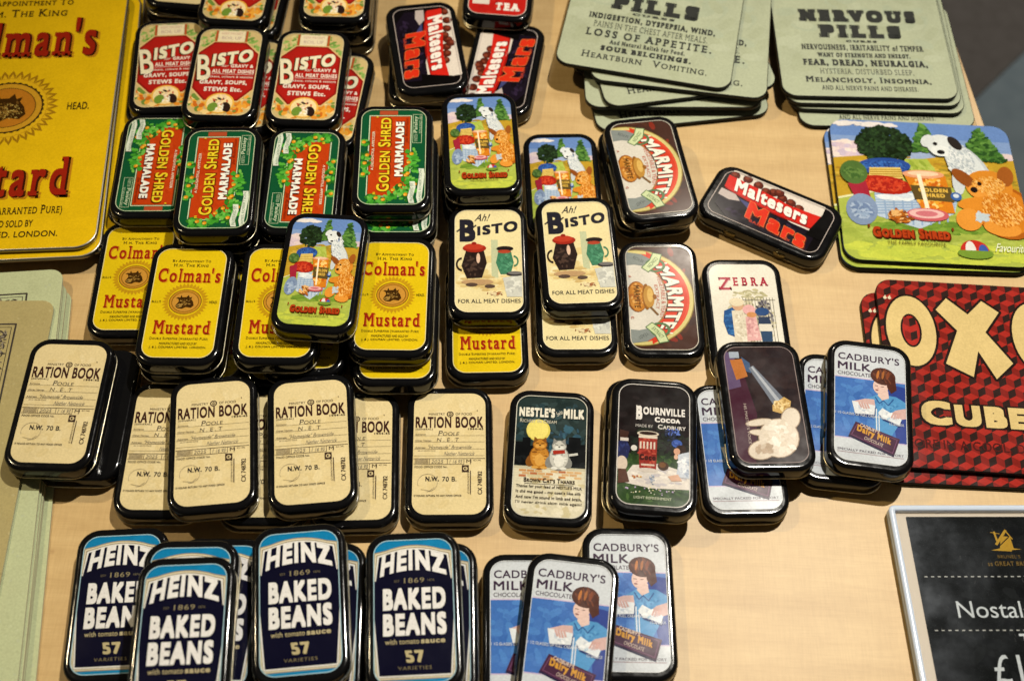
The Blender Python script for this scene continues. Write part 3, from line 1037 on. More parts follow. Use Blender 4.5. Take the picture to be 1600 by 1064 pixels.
P.rect('cdc6ac', 0, 41.5, 36, 69)
P.dabs(['d6cfb4', 'c3b892', 'd9d2ba'], 18, 56, 18, 13, 80, 2.4)
P.rect('bdb59a', 0, 40.6, 36, 42.0)
for r_ in range(4):
    for i in range(8):
        if P.rnd.random() < .75 - r_ * .13:
            P.rect(P.rnd.choice(['c08a56', 'b06a44', 'c9a070', 'cda878']), 3 + i * 3.9 + (r_ % 2) * 1.6, 42.5 + r_ * 1.5, 6.5 + i * 3.9 + (r_ % 2) * 1.6, 43.7 + r_ * 1.5, .0012)


def cat(P, cx, hy, col, lo, hi, dark):
    P.ell(lo, cx - 4.2, 37.5, 2.4, 3.6, 20)
    P.ell(lo, cx + 4.0, 37.5, 2.4, 3.6, -20)
    P.ell(lo, cx, 35.5, 5.2, 7.0)
    P.ell(col, cx, 35.2, 4.6, 6.4)
    P.dabs([hi, col, lo], cx, 35, 3.4, 5, 40, .9, 2.4, False, 10)
    P.ell(hi, cx, 37, 2.4, 3.4)
    P.ell(lo, cx, hy, 3.7, 3.3)
    P.ell(col, cx, hy, 3.3, 2.9)
    for s_ in (-1, 1):
        P.poly(lo, [(cx + s_ * 3.3, hy - .4), (cx + s_ * 2.9, hy - 4.4), (cx + s_ * .8, hy - 2.6)])
        P.ell(hi, cx + s_ * 1.1, hy + 1.0, 1.2, .9)
        P.line(dark, [(cx + s_ * .7, hy - .5), (cx + s_ * 2.1, hy - .8)], .35)
        P.ell(hi, cx + s_ * 2.2, 41.2, 1.7, .8)
    P.ell(dark, cx, hy + .5, .5, .35)


P.line('c3c3bc', [(27, 33.5), (31.4, 32.6)], 1.3)
cat(P, 12.8, 28.2, 'b87c2c', '7c4c1a', 'd09a48', '2c1a0c')
cat(P, 22.4, 28.6, 'bdbcb4', '80807c', 'd9d8d0', '3a3836')
P.poly('9c2c1c', [(19.2, 31.4), (25.2, 30.6), (25.4, 32.6), (19.6, 33.6)])
ink = '33261a'
P.txt(ink, "Brown Cat's Thanks", 5.6, 47.0, 30.6, 49.6, bold=.03, small=.75)
P.line(ink, [(6, 50.3), (30, 50.3)], .2)
P.txt(ink, "Thanks for your feed of NESTLE'S MILK", 2.0, 50.9, 34.2, 53.0, bold=.02)
P.txt(ink, "It did me good - my coat's like silk", 2.0, 53.9, 33.8, 55.9, bold=.02)
P.txt(ink, "And now I'm sound in limb and brain,", 2.0, 56.8, 34.2, 58.8, bold=.02)
P.txt(ink, "I'll never drink skim milk again!", 2.0, 59.7, 34.2, 61.6, bold=.01)
P.border('c9c6b8', 0, .4)
ART['milk_cats'] = P

# cocoa tin
P = Print(PW, PH, PR, '130c0c')
P.dabs(['180f10', '100a0a', '1c1414'], 18, 30, 18, 30, 60, 3)
P.dabs(['1a2018', '141a14', '20281c'], 22, 32, 14, 10, 80, 1.6)
P.txt('dcd8d4', 'B', 9, 12.4, 12.2, 20.6, bold=.05, serif=.6)
P.txt('dcd8d4', 'OURNVILLE', 12.6, 13.0, 33.4, 17.4, bold=.04)
P.txt('dcd8d4', 'Cocoa', 18.4, 18.4, 31, 21.4, bold=.05, small=.8)
P.txt('bdb8b4', 'MADE BY', 9, 23.2, 17.6, 24.8, bold=.0)
P.txt('cdc8c4', 'Cadbury', 20.0, 22.6, 33.8, 25.2, bold=.02, small=.8)
P.rect('2c4420', 0, 40, 36, 69)
P.dabs(['304a22', '26401c', '3a5628', '20361a', '446030'], 18, 55, 18, 14, 260, 1.5, 2.5)
P.dabs(['243818', '1a2a14'], 18, 41, 18, 2.4, 60, 1.3)
P.dabs(['3a52a0', '5a74c0', '2c3c80'], 27.6, 26.5, 3.0, 2.2, 26, .9)
P.dabs(['2c3450', '1f2840'], 25, 29, 5, 3, 30, .8)
P.poly('cfc8c0', [(8, 46.5), (21, 44.8), (36, 49), (36, 58), (17, 58.5), (2, 56)])
P.dabs(['dcd6ce', 'b5b0b4', 'c7c0bc'], 20, 52, 14, 4.6, 60, 1.6, 2.5, False, 10)
P.poly('8d2c22', [(10.6, 29), (19.8, 29), (19.4, 48.4), (11.2, 48.4)])
P.dabs(['a3382c', '7a2018', 'b5503c'], 15, 38, 4, 9, 50, 1.0)
P.ell('c9bfae', 15.2, 28.4, 5.4, 1.6)
P.ell('2c1a14', 15.2, 28.2, 4.4, 1.0)
P.rect('d0c5b5', 10.6, 29.6, 19.8, 31.0)
for i in range(5):
    P.rect('cfc0b0', 11.2 + i * 1.7, 33, 12.0 + i * 1.7, 37)
P.txt('3c1410', 'Coco', 11.2, 40.0, 19.2, 43.4, bold=.08)
P.rect('cfb8a8', 12, 45.4, 18.6, 46.4)
P.ell('c7bdb4', 15.2, 48.8, 5.0, 1.2)
P.ell('3c2412', 22.8, 46, 2.7, 2.5)
P.ell('6a4420', 22.4, 45.4, 1.7, 1.5)
# left: brown jug in a blue cosy; right: seated child in a blue hat
P.poly('1f2450', [(0, 34), (4.6, 32.6), (6.6, 37), (5.4, 43), (0, 43)])
P.dabs(['2a3468', '1c2048'], 3, 37.6, 2.6, 4, 24, 1.0)
P.poly('3c241c', [(1.2, 27), (5.8, 28), (5.0, 32.6), (1.4, 33)])
P.rect('c9c0b8', 1.6, 31.6, 5.6, 33.4)
P.ell('c9b9aa', 2.6, 46, 2.8, 4.2)
P.poly('4c2c1c', [(1, 49), (4.8, 49), (6.6, 56), (1, 57)])
P.ell('cfcac4', 8.4, 37, 1.5, 1.6)
P.ell('3c5aa8', 29.4, 33, 2.6, 2.2)
P.dabs(['5a78c4', '2c4488'], 29.4, 32.8, 2.0, 1.6, 16, .7)
P.ell('2c1a14', 31.4, 36, 2.6, 2.4)
P.ell('c99a80', 29.4, 37.4, 1.6, 1.9)
P.poly('b9c0cc', [(30, 39), (36, 37), (36, 52), (29, 51.4), (30, 45)])
P.dabs(['cfd4dc', '98a4b8', 'dfe2e6'], 33, 45, 2.6, 6, 40, 1.0)
P.poly('c9a088', [(25, 51.5), (30, 50), (32, 53.5), (27, 54)])
P.ell('cfa890', 29, 40.5, 1.0, 1.4)
P.dabs(['c99a4a', 'a34a2c', 'e0d0b0'], 10, 53, 2.5, .7, 10, .7)
P.dabs(['7c8aa0', 'b5b8c0'], 17.4, 54, 1.3, 2.6, 16, .7)
P.dabs(['d9d0a0', 'b9a8c9', 'e0e0d0'], 18, 60, 16, 2, 26, .4, 1.2)
P.txt('b9c0a4', 'LIGHT REFRESHMENT', 8.8, 63.2, 27, 64.6, bold=.01)
P.border('c9c4c0', .1, .45)
ART['cocoa'] = P

# milk chocolate tin
P = Print(PW, PH, PR, 'c3c9d0')
ink = '38263c'
P.rect('3f6cb4', 0, 19.6, 36, 55.5)
P.poly('2a3f8c', [(20, 19.6), (36, 22), (36, 55.5), (31, 55.5), (28, 30)])
P.dabs(['4674ba', '3a66ae', '4a7cc0'], 12, 38, 14, 18, 60, 3)
P.txt(ink, "CADBURY'S", 1.9, 4.6, 33.0, 8.8, bold=.016)
P.txt(ink, 'MILK', 1.7, 10.2, 18.6, 14.8, bold=.02)
P.txt(ink, 'CHOCOLATE', 1.7, 16.0, 18.4, 18.2, bold=.006)
P.rect('c3b4cc', 0, 19.1, 36, 19.7)
# woman in a blue dress pouring from two glasses
P.poly('4f8fc4', [(16.4, 31), (22, 27.5), (31, 28), (36, 31), (36, 37), (28, 52), (20.5, 56), (20, 40)])
P.dabs(['5a9acc', '4686bc', '3f7cb4'], 26, 35, 6, 6, 40, 1.3)
P.poly('c9a8a4', [(20, 31), (15.5, 31.2), (9.2, 33.6), (10.4, 38), (17, 37), (20.6, 36)])
P.poly('c9a8a4', [(36, 34.2), (30.6, 36), (26.6, 39.6), (29, 42.4), (36, 40.2)])
P.poly('d9bdb4', [(22.4, 24.5), (27, 25), (27.4, 29.4), (24, 31), (21.8, 28.4)])
P.ell('d6b8ae', 23.4, 22.6, 3.9, 4.9, 12)
P.ell('482418', 24.6, 16.6, 6.4, 5.2, 8)
P.poly('4a2418', [(27.2, 14), (30.8, 17.4), (31.4, 24), (28.6, 26.4), (26.6, 23), (26.4, 19)])
P.dabs(['5c2e1c', '6a3822', '3c1c12'], 25.4, 16.4, 5, 4, 40, 1.1, 3, False, 70)
for x, c in ((22.0, 'b06a2c'), (24.6, '9a5a26'), (27, '7a3c1e')):
    P.ell(c, x, 15.8, .65, 2.6, 10)
P.ell('7a3c40', 21.4, 25.2, .9, .35, 10)
P.line('5c3830', [(20.4, 22.6), (22, 22.8)], .3)
P.line('5c3830', [(23.6, 22.9), (25, 23)], .3)
P.ell('c49a94', 22.0, 24.0, .5, .4)
P.line('27508c', [(20.6, 29.6), (22.6, 33), (24.6, 31), (27, 33.6), (29.6, 29.8)], .5)
for q in ([(8.8, 33.4), (10.4, 40.6), (20, 40.2), (20.4, 34.6)], [(21.8, 38.6), (24, 35.6), (33.4, 41), (32.4, 44.6), (24, 41.6)]):
    P.poly('22346c', [(x + .3, y + 1.2) for x, y in q])
    P.poly('d6dbe0', q)
P.dabs(['e6e9ec', 'c0c8d4'], 15, 37.6, 4, 1.8, 16, 1.2)
P.dabs(['e6e9ec', '8fb4cc', 'c0c8d4'], 27.4, 40, 3.6, 1.6, 16, 1.0)
for a in range(4):
    P.line('c7a09a', [(12.4 + a * 1.3, 34), (13.6 + a * 1.25, 37.4 - abs(a - 1.5) * .5)], .9)
    P.line('c7a09a', [(29.8 + a * 1.0, 37.4), (28.4 + a * 1.1, 41.4 - abs(a - 1.5) * .5)], .85)
P.rect('d3dae4', 20.7, 36.5, 21.3, 49.5)
P.rect('d3dae4', 22.0, 39.5, 22.5, 49.5)
P.txt('d3dae4', '1 1/2 GLASSES OF FULL CREAM MILK IN EVERY', .6, 40.6, 33, 42.0, rise=-.6)
P.txt('d3dae4', '1/2 LB BLOCK', 27.4, 43.6, 34.6, 45.0)
P.rect('c3c9d0', 0, 55.4, 36, 69)
P.rect('b9a8c4', 0, 55.0, 36, 55.6)
bar = [(10.6, 42.0 + 3.4), (32.4, 52.6), (29.4, 62.4), (7.2, 53.6)]
P.poly('1c1a3c', [(x - .3, y + .9) for x, y in bar])
P.poly('42223a', bar)
P.line('74466a', [(11.4, 46.8), (31.0, 53.2), (28.6, 61.0), (8.6, 53.2)], .3, True)
P.txt('cdb9a8', "CADBURY'S", 12.6, 47.6, 22.6, 49.6, rot=20, bold=.03)
P.txt('c9923a', 'Dairy Milk', 10.8, 50.0, 28.4, 54.6, rot=20, bold=.05, shear=-.2)
P.txt('b8a49c', 'CHOCOLATE', 14.6, 54.9, 24.2, 56.8, rot=20, bold=.02)
P.txt('4a3a4c', 'SPECIALLY PACKED FOR EXPORT', 1.6, 61.4, 34, 62.7, bold=.012)
P.line('8a5a64', [(1.6, 63.5), (34, 63.5)], .25)
P.border('d9dde0', 0, .3)
ART['milk_chocolate'] = P

# dark brown gramophone tin: plain shapes only
P = Print(PW, PH, PR, '25181a')
P.dabs(['291b1d', '21161a', '2c1d1e'], 18, 34, 18, 34, 60, 4)
P.poly('3f1a2c', [(0, 8), (9, 16), (13, 40), (9, 68), (0, 68)])
P.poly('5c4a6c', [(0, 0), (6, 8), (7, 24), (0, 26)])
P.poly('b06a30', [(3, 8), (9.4, 7.4), (11, 18), (5, 20)])
P.rect('9aa4b4', 3, 3, 8, 6.8)
P.poly('3c5478', [(9, 6), (13, 10), (13, 16), (10.6, 15)])
P.poly('6f7684', [(12, 13), (14.5, 11.5), (27.5, 31), (22, 35)])
P.poly('a8aeb8', [(13.4, 12.6), (14.2, 12.0), (25.4, 32), (23.8, 33.2)])
P.poly('c3a060', [(21.4, 35), (27.8, 30.4), (31, 33), (30, 37), (25, 40), (21, 38.6)])
P.dabs(['d9bc80', 'a8844a', 'e3cf9c'], 26, 35, 4, 3, 40, .9)
for c_, g in (('9c8874', .5), ('d8ccbc', 0)):
    P.ell(c_, 22, 54, 9.6 + g, 11 + g, 25)
    P.ell(c_, 29.4, 43, 4.4 + g, 6.2 + g, 20)
    P.ell(c_, 13, 60.5, 7 + g, 5 + g, -20)
    P.ell(c_, 13.4, 45, 6.6 + g, 1.7 + g, -8)
    P.ell(c_, 14, 51, 6 + g, 1.6 + g, 6)
P.dabs(['e3dacc', 'd3c6b4', 'ebe4da', 'dcd1c2'], 23, 53, 7, 9, 90, 2.2)
P.dabs(['b39f8a', 'bda894', 'c9baa8'], 14, 60, 4, 2.6, 30, 1.6)
P.txt('b8a8a0', "HIS MASTER'S VOICE", -4, 45, 19, 46.4, rot=90)
P.border('8a7a78', .1, .4)
ART['gramophone'] = P

# baked beans
P = Print(PW, PH, PR, '1276a8')
P.dabs(['167cb0', '0f6c9e', '2086b8'], 18, 34, 18, 34, 40, 3)
arch = lambda y, k: [(x, y + k * ((x - 18) / 15.0) ** 2) for x in (3, 5.5, 8, 10.5, 13, 15.5, 18, 20.5, 23, 25.5, 28, 30.5, 33)]


def keystone(col, g, bot):
    top = [(x, y - g) for x, y in arch(5.0, 3.4)]
    P.poly(col, [(2.6 - g, 8.4 - g)] + top[1:-1] + [(33.4 + g, 8.4 - g), (34.9 + g * .6, 20.0 + g), (36.8 + g, 20.0 + g), (36.8 + g, 22.5), (33.6 + g * .7, 64.4 + bot), (2.4 - g * .7, 64.4 + bot), (-.8 - g, 22.5), (-.8 - g, 20.0 + g), (1.1 - g * .6, 20.0 + g)])


keystone('8f8263', 2.3, 2.0)
keystone('cfc6ae', 1.8, 1.5)
keystone('8f8263', 1.2, 1.0)
keystone('d8d6d2', .75, .65)
keystone('0d0d22', 0, 0)
P.txt('dedcda', 'HEINZ', 4.0, 8.0, 32.0, 18.2, bold=.05, arc=3.0, warp=lambda u, v, X, Y: (X + (u - .5) * (1 - v) * 2.2, Y))
P.txt('8d8264', '1869', 13.6, 19.0, 22.8, 21.4, serif=.7, bold=.0)
P.txt('6a624c', 'EST', 9.4, 19.8, 11.8, 20.9)
P.txt('6a624c', '1876', 24.4, 19.8, 27.4, 20.9)
P.txt('dedcda', 'BAKED', 4.2, 23.8, 32.2, 34.2, bold=.05)
P.txt('dedcda', 'BEANS', 4.2, 35.8, 32.2, 46.4, bold=.05)
P.txt('a89c78', 'with tomato', 5.0, 47.8, 20.0, 50.2, bold=.01)
P.txt('b0a480', 'sauce', 20.8, 48.4, 31.4, 50.2, bold=.035)
P.txt('b3a67e', '57', 13.8, 53.2, 22.2, 58.8, shear=-.22, bold=.04)
P.txt('7d7254', 'VARIETIES', 10.6, 60.4, 25.2, 62.0, bold=.0, track=.12)
P.border('9fc0cc', 0, .4)
ART['beans'] = P

# ------------------------------------------------------------------ setting
# floor beyond the table edge; a taupe sheet paints the table's shadow on it
fl = obj('floor', box_mesh('floor', -4000, -3000, -20, 4000, 5000, 0, M['floor']))
fl['kind'] = 'structure'
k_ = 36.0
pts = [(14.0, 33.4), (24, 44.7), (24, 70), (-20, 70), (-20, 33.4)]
ca = obj('table_shadow_sheet', loops_mesh('table_shadow_sheet', [([(x * k_, y * k_) for x, y in pts], 0.5), ([(x * k_, y * k_) for x, y in pts], 5)], M['table_shadow_sheet'], smooth=False))
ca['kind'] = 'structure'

# table: veneered top with a lipping along its right edge, four steel legs
tb = thing('display_table', 'pale maple display table that carries all the tins and coasters', 'table', (0, 0, 0))
ex = lambda y: 7.43 + (18.95 - y) * 0.1047      # right edge, in panel widths
outl = [(ex(27) * k_ - 5, 27 * k_), (-14 * k_, 27 * k_), (-14 * k_, -3 * k_), (ex(-3) * k_ - 5, -3 * k_)]
top = obj('tabletop', loops_mesh('tabletop', [(outl, TZ * 1000 - 28), (outl, TZ * 1000)], M['wood'], smooth=False), tb)
el = [(ex(27) * k_, 27 * k_), (ex(27) * k_ - 4.9, 27 * k_), (ex(-3) * k_ - 4.9, -3 * k_), (ex(-3) * k_, -3 * k_)]
el2 = [(x - (.8 if i in (0, 3) else 0), y) for i, (x, y) in enumerate(el)]
obj('edge_lipping', loops_mesh('edge_lipping', [(el, TZ * 1000 - 29), (el, TZ * 1000 - 0.8), (el2, TZ * 1000 + 0.05)], M['lipping'], smooth=False), tb)
for x, y in ((-460, -60), (230, -60), (-460, 920), (190, 920)):
    obj('leg', box_mesh('leg', x - 20, y - 20, 0, x + 20, y + 20, TZ * 1000 - 28, M['leg']), tb)

# ------------------------------------------------------------------ tins
LW, LH, LR = 42.9, 76.4, 10.4          # outline of a lid
TH = 10.08                            # height of a closed tin
lid_me = loops_mesh('lid', prof(LW, LH, LR, [(.55, 2.3), (.05, 2.35), (0, 2.7), (0, 8.0), (.18, 8.75), (.6, 9.4), (1.25, 9.82), (2.0, 9.98), (2.6, 10.0)]), M['black'], cap_bot=True)
rim_me = loops_mesh('rolled_rim', prof(LW, LH, LR, [(.5, 1.7), (-.1, 1.75), (-.36, 2.0), (-.36, 2.25), (-.1, 2.5), (.25, 2.55)]), M['gold'], cap_top=False, cap_bot=False)
base_me = loops_mesh('tin_base', prof(LW - 1.2, LH - 1.2, LR - .6, [(1.4, 0), (.5, .2), (.08, .75), (0, 1.4), (0, 2.2)]), M['base'])
# two hinges on the long left side
def hinge_me(y):
    L_ = [([(-LW / 2 - .02 - d, y + 3.4), (-LW / 2 - .02 - d, y - 3.4), (-LW / 2 + .6, y - 3.4), (-LW / 2 + .6, y + 3.4)], z) for z, d in ((1.2, .2), (1.7, .75), (4.2, .75), (5.4, .45), (5.8, .1))]
    return loops_mesh('hinge', [(p[::-1] if False else p, z) for p, z in L_], M['base'])
h1, h2 = hinge_me(15), hinge_me(-15)
PME = {k: p.done(k + '_print', lift=10.0) for k, p in ART.items()}

KIND = {
    'colman': ('mustard_tin', 'mustard', 'yellow mustard tins'),
    'ration': ('ration_book_tin', 'ration', 'cream ration book tins'),
    'bred': ('gravy_tin', 'gravy', 'red gravy tins'),
    'm': ('marmalade_tin', 'marmalade_up', 'green and red marmalade tins'),
    'gs': ('picnic_tin', 'picnic', 'toy picnic tins'),
    'bisto': ('gravy_tin', 'cream', 'cream gravy tins'),
    'marm': ('yeast_extract_tin', 'yeast', 'yeast extract tins'),
    'malt': ('chocolate_tin', 'choc_up', 'red and black chocolate tins'),
    'tea': ('tea_tin', 'tea', ''),
    'zebra': ('polish_tin', 'polish', ''),
    'nestle': ('milk_tin', 'milk_cats', ''),
    'bourn': ('cocoa_tin', 'cocoa', 'cocoa tins'),
    'cad': ('milk_chocolate_tin', 'milk_chocolate', 'blue and white milk chocolate tins'),
    'hmv': ('gramophone_tin', 'gramophone', ''),
    'heinz': ('baked_beans_tin', 'beans', 'blue and navy baked beans tins'),
    'cream': ('cream_lidded_tin', 'ration', ''),
}
OVER = {'m1': 'marmalade_down', 'm3': 'marmalade_down', 'malt1': 'choc_down', 'malt2': 'choc_up', 'malt3': 'choc_down', 'malt0': 'choc_down'}
LABEL = {
    'colman1': 'yellow mustard tin flat on the wood, far left of its row',
    'colman2': 'fully visible yellow mustard tin on top of the leftmost mustard stack',
    'colman3': 'yellow mustard tin half hidden by the toy picnic tin lying on its right',
    'colman4': 'yellow mustard tin with the toy picnic tin covering its top left corner',
    'colman5': 'mustard tin showing just a bottom yellow strip under another mustard tin',
    'colman6': 'mustard tin lying under the left of the two cream gravy tins',
    'colman7': 'nearly hidden mustard tin in the gap below the toy picnic tin',
    'gsC': 'toy picnic tin lying across two yellow mustard tins',
    'm1': 'leftmost green marmalade tin, lettering reading downwards, next to the yellow signs',
    'm2': 'green marmalade tin reading upwards above the two leftmost mustard tins',
    'm3': 'green marmalade tin reading downwards, its lower corner under the toy picnic tin',
    'm4': 'rightmost green marmalade tin, tallest of its row, reading upwards',
    'm5': 'marmalade tin showing only a sliver under the rightmost marmalade tin',
    'gs1': 'toy picnic tin on a stack below the two upright chocolate tins',
    'gs2': 'toy picnic tin on the wood, its lower half under a cream gravy tin',
    'marm1': 'tilted yeast extract tin on top of another, below the green coasters',
    'marm2': 'black tin directly under the upper tilted yeast extract tin',
    'marm3': 'lower yeast extract tin lying on the wood left of the red lettered polish tin',
    'malt1': 'red and black chocolate tin reading downwards, on top of another tin',
    'malt2': 'red and black chocolate tin reading upwards, left of the wood gap and coasters',
    'malt0': 'red and black chocolate tin mostly hidden under the one reading downwards',
    'malt3': 'red and black chocolate tin lying sideways alone on the bare wood',
    'tea': 'red tea tin cut by the top of the picture',
    'zebra': 'cream polish tin with red lettering and children at a fence',
    'cadR': 'blue milk chocolate tin leaning against the red cube patterned coasters',
    'cad5': 'milk chocolate tin pushed underneath the one beside the red cube coasters',
    'cad4': 'milk chocolate tin under the dark brown gramophone tin',
    'hmv': 'dark brown gramophone tin with cream and brass shapes',
    'bourn': 'black cocoa tin with a red cocoa drum on a picnic cloth',
    'bourn2': 'tin directly underneath the black cocoa tin',
    'nestle': 'milk tin with a brown and a white cat under a yellow moon',
    'ration4': 'cream ration book tin alone on the wood, furthest right of its row',
    'ration1': 'cream ration book tin furthest left, overlapping the green paper cards',
    'rationlow1': 'black tin under the furthest left ration book tin, jutting out on its right',
    'ration5': 'ration book tin on the wood with its right half under another',
    'ration2': 'fully visible ration book tin second from left, resting over its left neighbour',
    'ration3': 'ration book tin covering the left half of another, middle of the row',
    'ration6': 'ration book tin showing only its right half beside the lone ration book tin',
    'ration7': 'black tin flat on the wood under the two middle ration book tins',
    'bistoL': 'left of two cream gravy tins, lying on a mustard tin',
    'bistoR': 'right of two cream gravy tins, next to the yeast extract tins',
    'bistolow': 'cream gravy tin under the right cream gravy tin, only its bottom line showing',
    'bred1': 'leftmost red gravy tin of the front three',
    'bred2': 'middle red gravy tin of the front three',
    'bred3': 'rightmost red gravy tin of the front three, on the tallest of their stacks',
    'bred4': 'red gravy tin showing a strip right of the front three',
    'bredA': 'left of two red gravy tins cut by the top of the picture',
    'bredB': 'right of two red gravy tins cut by the top of the picture',
    'cream': 'cream lidded tin at the top edge beside the yellow signs',
    'heinz1': 'leftmost baked beans tin, flat on the wood',
    'heinz2': 'baked beans tin just behind the foremost one, only its blue top showing',
    'heinz3': 'foremost baked beans tin, on top of the highest stack',
    'heinzu': 'baked beans tin peeping out between the front stack and the second stack',
    'heinz4': 'baked beans tin second from the right, fully lettered and tilted left',
    'heinz5': 'baked beans tin under the second from the right, edge showing',
    'heinz6': 'rightmost fully visible baked beans tin',
    'heinz7': 'baked beans tin under the rightmost one, showing a blue edge',
    'cad1': 'milk chocolate tin half hidden next to the rightmost baked beans stack',
    'cad2': 'milk chocolate tin on top of two others at the bottom edge',
    'cad3': 'milk chocolate tin on the wood behind the one at the bottom edge',
}
TINS = [
    ('colman1',-5.652,11.902,1,3.1),
    ('colman2',-4.665,11.101,3,1.7),
    ('colman3',-3.332,11.173,3,2.2),
    ('colman4',-1.737,11.370,3,1.9),
    ('colman5',-1.663,11.081,2,2.7),
    ('colman6',-0.391,11.420,1,3.9),
    ('colman7',-2.981,11.185,2,2.9),
    ('gsC',-2.765,11.542,4,-1.2),
    ('m1',-5.650,13.878,2,3.3),
    ('m2',-4.471,13.161,4,3.6),
    ('m3',-3.269,13.452,3,1.7),
    ('m4',-1.914,13.737,4,3.0),
    ('m5',-1.826,13.448,3,2.9),
    ('gs1',-0.601,14.353,3,5.4),
    ('gs2',0.701,14.071,1,4.0),
    ('marm1',2.062,14.231,2,10.3),
    ('marm2',1.992,14.291,1,10.4),
    ('marm3',2.196,11.926,1,2.2),
    ('malt1',-1.619,16.679,2,11.2),
    ('malt2',-0.332,16.573,1,-6.9),
    ('malt0',-1.667,16.767,1,3.4),
    ('tea',-0.445,18.445,2,-2.9),
    ('malt3',3.955,13.66,1,63),
    ('zebra',3.459,11.651,1,2.6),
    ('cadR',5.029,10.028,2,-5.9),
    ('cad5',4.670,9.964,1,-4.2),
    ('cad4',3.206,9.400,1,3.7),
    ('hmv',3.563,9.971,2,3.5),
    ('bourn',1.985,9.247,2,-2.2),
    ('bourn2',1.934,9.399,1,-1.8),
    ('nestle',0.587,9.163,1,-1.1),
    ('ration4',-0.799,9.151,1,2.9),
    ('ration1',-6.179,9.537,2,0.7),
    ('rationlow1',-5.87,9.56,1,1.3),
    ('ration5',-4.696,9.047,1,2.2),
    ('ration2',-3.995,9.011,2,8.1),
    ('ration3',-2.666,9.092,2,7.8),
    ('ration6',-2.084,9.012,1,4.0),
    ('ration7',-3.284,9.0,1,2.2),
    ('bistoL',-0.399,12.277,2,3.2),
    ('bistoR',0.944,12.504,2,5.2),
    ('bistolow',0.909,11.878,1,3.1),
    ('bred1',-5.816,16.027,2,6.6),
    ('bred2',-4.776,15.639,3,0.9),
    ('bred3',-3.439,15.617,3,0.4),
    ('bred4',-3.102,15.441,2,-3.8),
    ('bredA',-4.834,17.775,3,-1.8),
    ('bredB',-3.213,17.938,3,1.3),
    ('cream',-5.857,18.427,2,-3.2),
    ('heinz1',-4.920,6.770,1,5.4),
    ('heinz2',-3.886,6.375,3,3.5),
    ('heinz3',-3.816,6.016,4,5.0),
    ('heinzu',-3.602,6.547,2,2.0),
    ('heinz4',-2.501,6.652,3,7.9),
    ('heinz5',-2.302,6.540,2,3.5),
    ('heinz6',-1.080,6.610,3,5.3),
    ('heinz7',-0.884,6.602,2,3.5),
    ('cad1',0.366,6.632,1,2.5),
    ('cad2',0.842,6.508,2,-4.7),
    ('cad3',1.647,7.066,1,1.2),
    ('s_colman22',-4.660,11.107,2,0.8),
    ('s_colman21',-4.432,11.140,1,3.3),
    ('s_colman31',-3.207,11.158,1,0.4),
    ('s_colman41',-1.745,11.395,1,1.7),
    ('s_m11',-5.770,13.978,1,4.0),
    ('s_m23',-4.469,13.199,3,3.9),
    ('s_m22',-4.431,13.200,2,2.8),
    ('s_m21',-4.460,13.220,1,2.3),
    ('s_m32',-3.228,13.331,2,0.9),
    ('s_m31',-3.276,13.458,1,3.4),
    ('s_m42',-1.867,13.768,2,4.6),
    ('s_m41',-1.880,13.741,1,1.4),
    ('s_gs12',-0.585,14.373,2,4.8),
    ('s_gs11',-0.628,14.360,1,5.3),
    ('s_bred11',-5.925,16.066,1,6.5),
    ('s_bred22',-4.517,15.671,2,0.0),
    ('s_bred21',-4.634,15.659,1,-0.3),
    ('s_bred31',-3.442,15.633,1,-1.2),
    ('s_bredB2',-3.214,17.940,2,2.1),
    ('s_bredB1',-3.188,17.970,1,2.0),
    ('s_bredA2',-4.684,17.818,2,-2.4),
    ('s_bredA1',-4.766,17.775,1,-2.0),
    ('s_tea1',-0.484,18.700,1,-1.0),
    ('s_cream1',-5.922,18.460,1,-2.6),
    ('s_heinz21',-3.690,6.397,1,3.9),
    ('s_heinz41',-2.484,6.636,1,6.7),
    ('s_heinz61',-1.115,6.589,1,3.8),
]
PROTO = {}
for nm, x, y, lev, rot in TINS:
    key = nm[2:-1] if nm.startswith('s_') else nm
    base_key = next(k for k in sorted(KIND, key=len, reverse=True) if key.startswith(k))
    name, art, grp = KIND[base_key]
    art = OVER.get(key, art)
    loc = (x * U, y * U, TZ + (lev - 1) * TH * .001 + .0001)
    if nm.startswith('s_'):
        same = sorted([t[3] for t in TINS if t[0].startswith('s_') and t[0][2:-1] == key], reverse=True)
        word = ['upper', 'middle', 'lowest'][same.index(lev)] if len(same) > 1 else 'single'
        if len(same) == 2 and word == 'middle':
            word = 'lower'
        lab = word + ' black tin inside the pile under: ' + LABEL[key]
        lab = ' '.join(lab.replace(',', '').replace(':', '').split()[:16])
        grp = 'black tins buried in the piles'
        name = 'pocket_tin'
    else:
        lab = LABEL[key]
    t = thing(name, lab, 'tin', loc, R(rot), grp or None)
    b0 = obj('tin_base', base_me, t)
    ld = obj('lid', lid_me, t)
    obj('rolled_rim', rim_me, ld)
    if key != 'rationlow1':
        obj('printed_panel', PME[art], ld)
    obj('hinge', h1, t)
    obj('hinge', h2, t)

# ------------------------------------------------------------------ coasters, signs, cards
def slab_meshes(name, w_, h_, r_, t_, P, edge, material, bev=.5, inset=0):
    body = loops_mesh(name + '_board', prof(w_, h_, r_, [(bev, 0), (0, bev * .6), (0, t_ - bev * .7), (bev, t_)]), edge)
    return body, P.done(name + '_print', material, lift=t_)


def place(name, label, cat, meshes, parts, x, y, z, rot, grp=None, rx=0, ry=0):
    t = thing(name, label, cat, (x * U, y * U, TZ + z * .001), R(rot), grp, R(rx), R(ry))
    for n_, me in zip(parts, meshes):
        obj(n_, me, t)
    return t


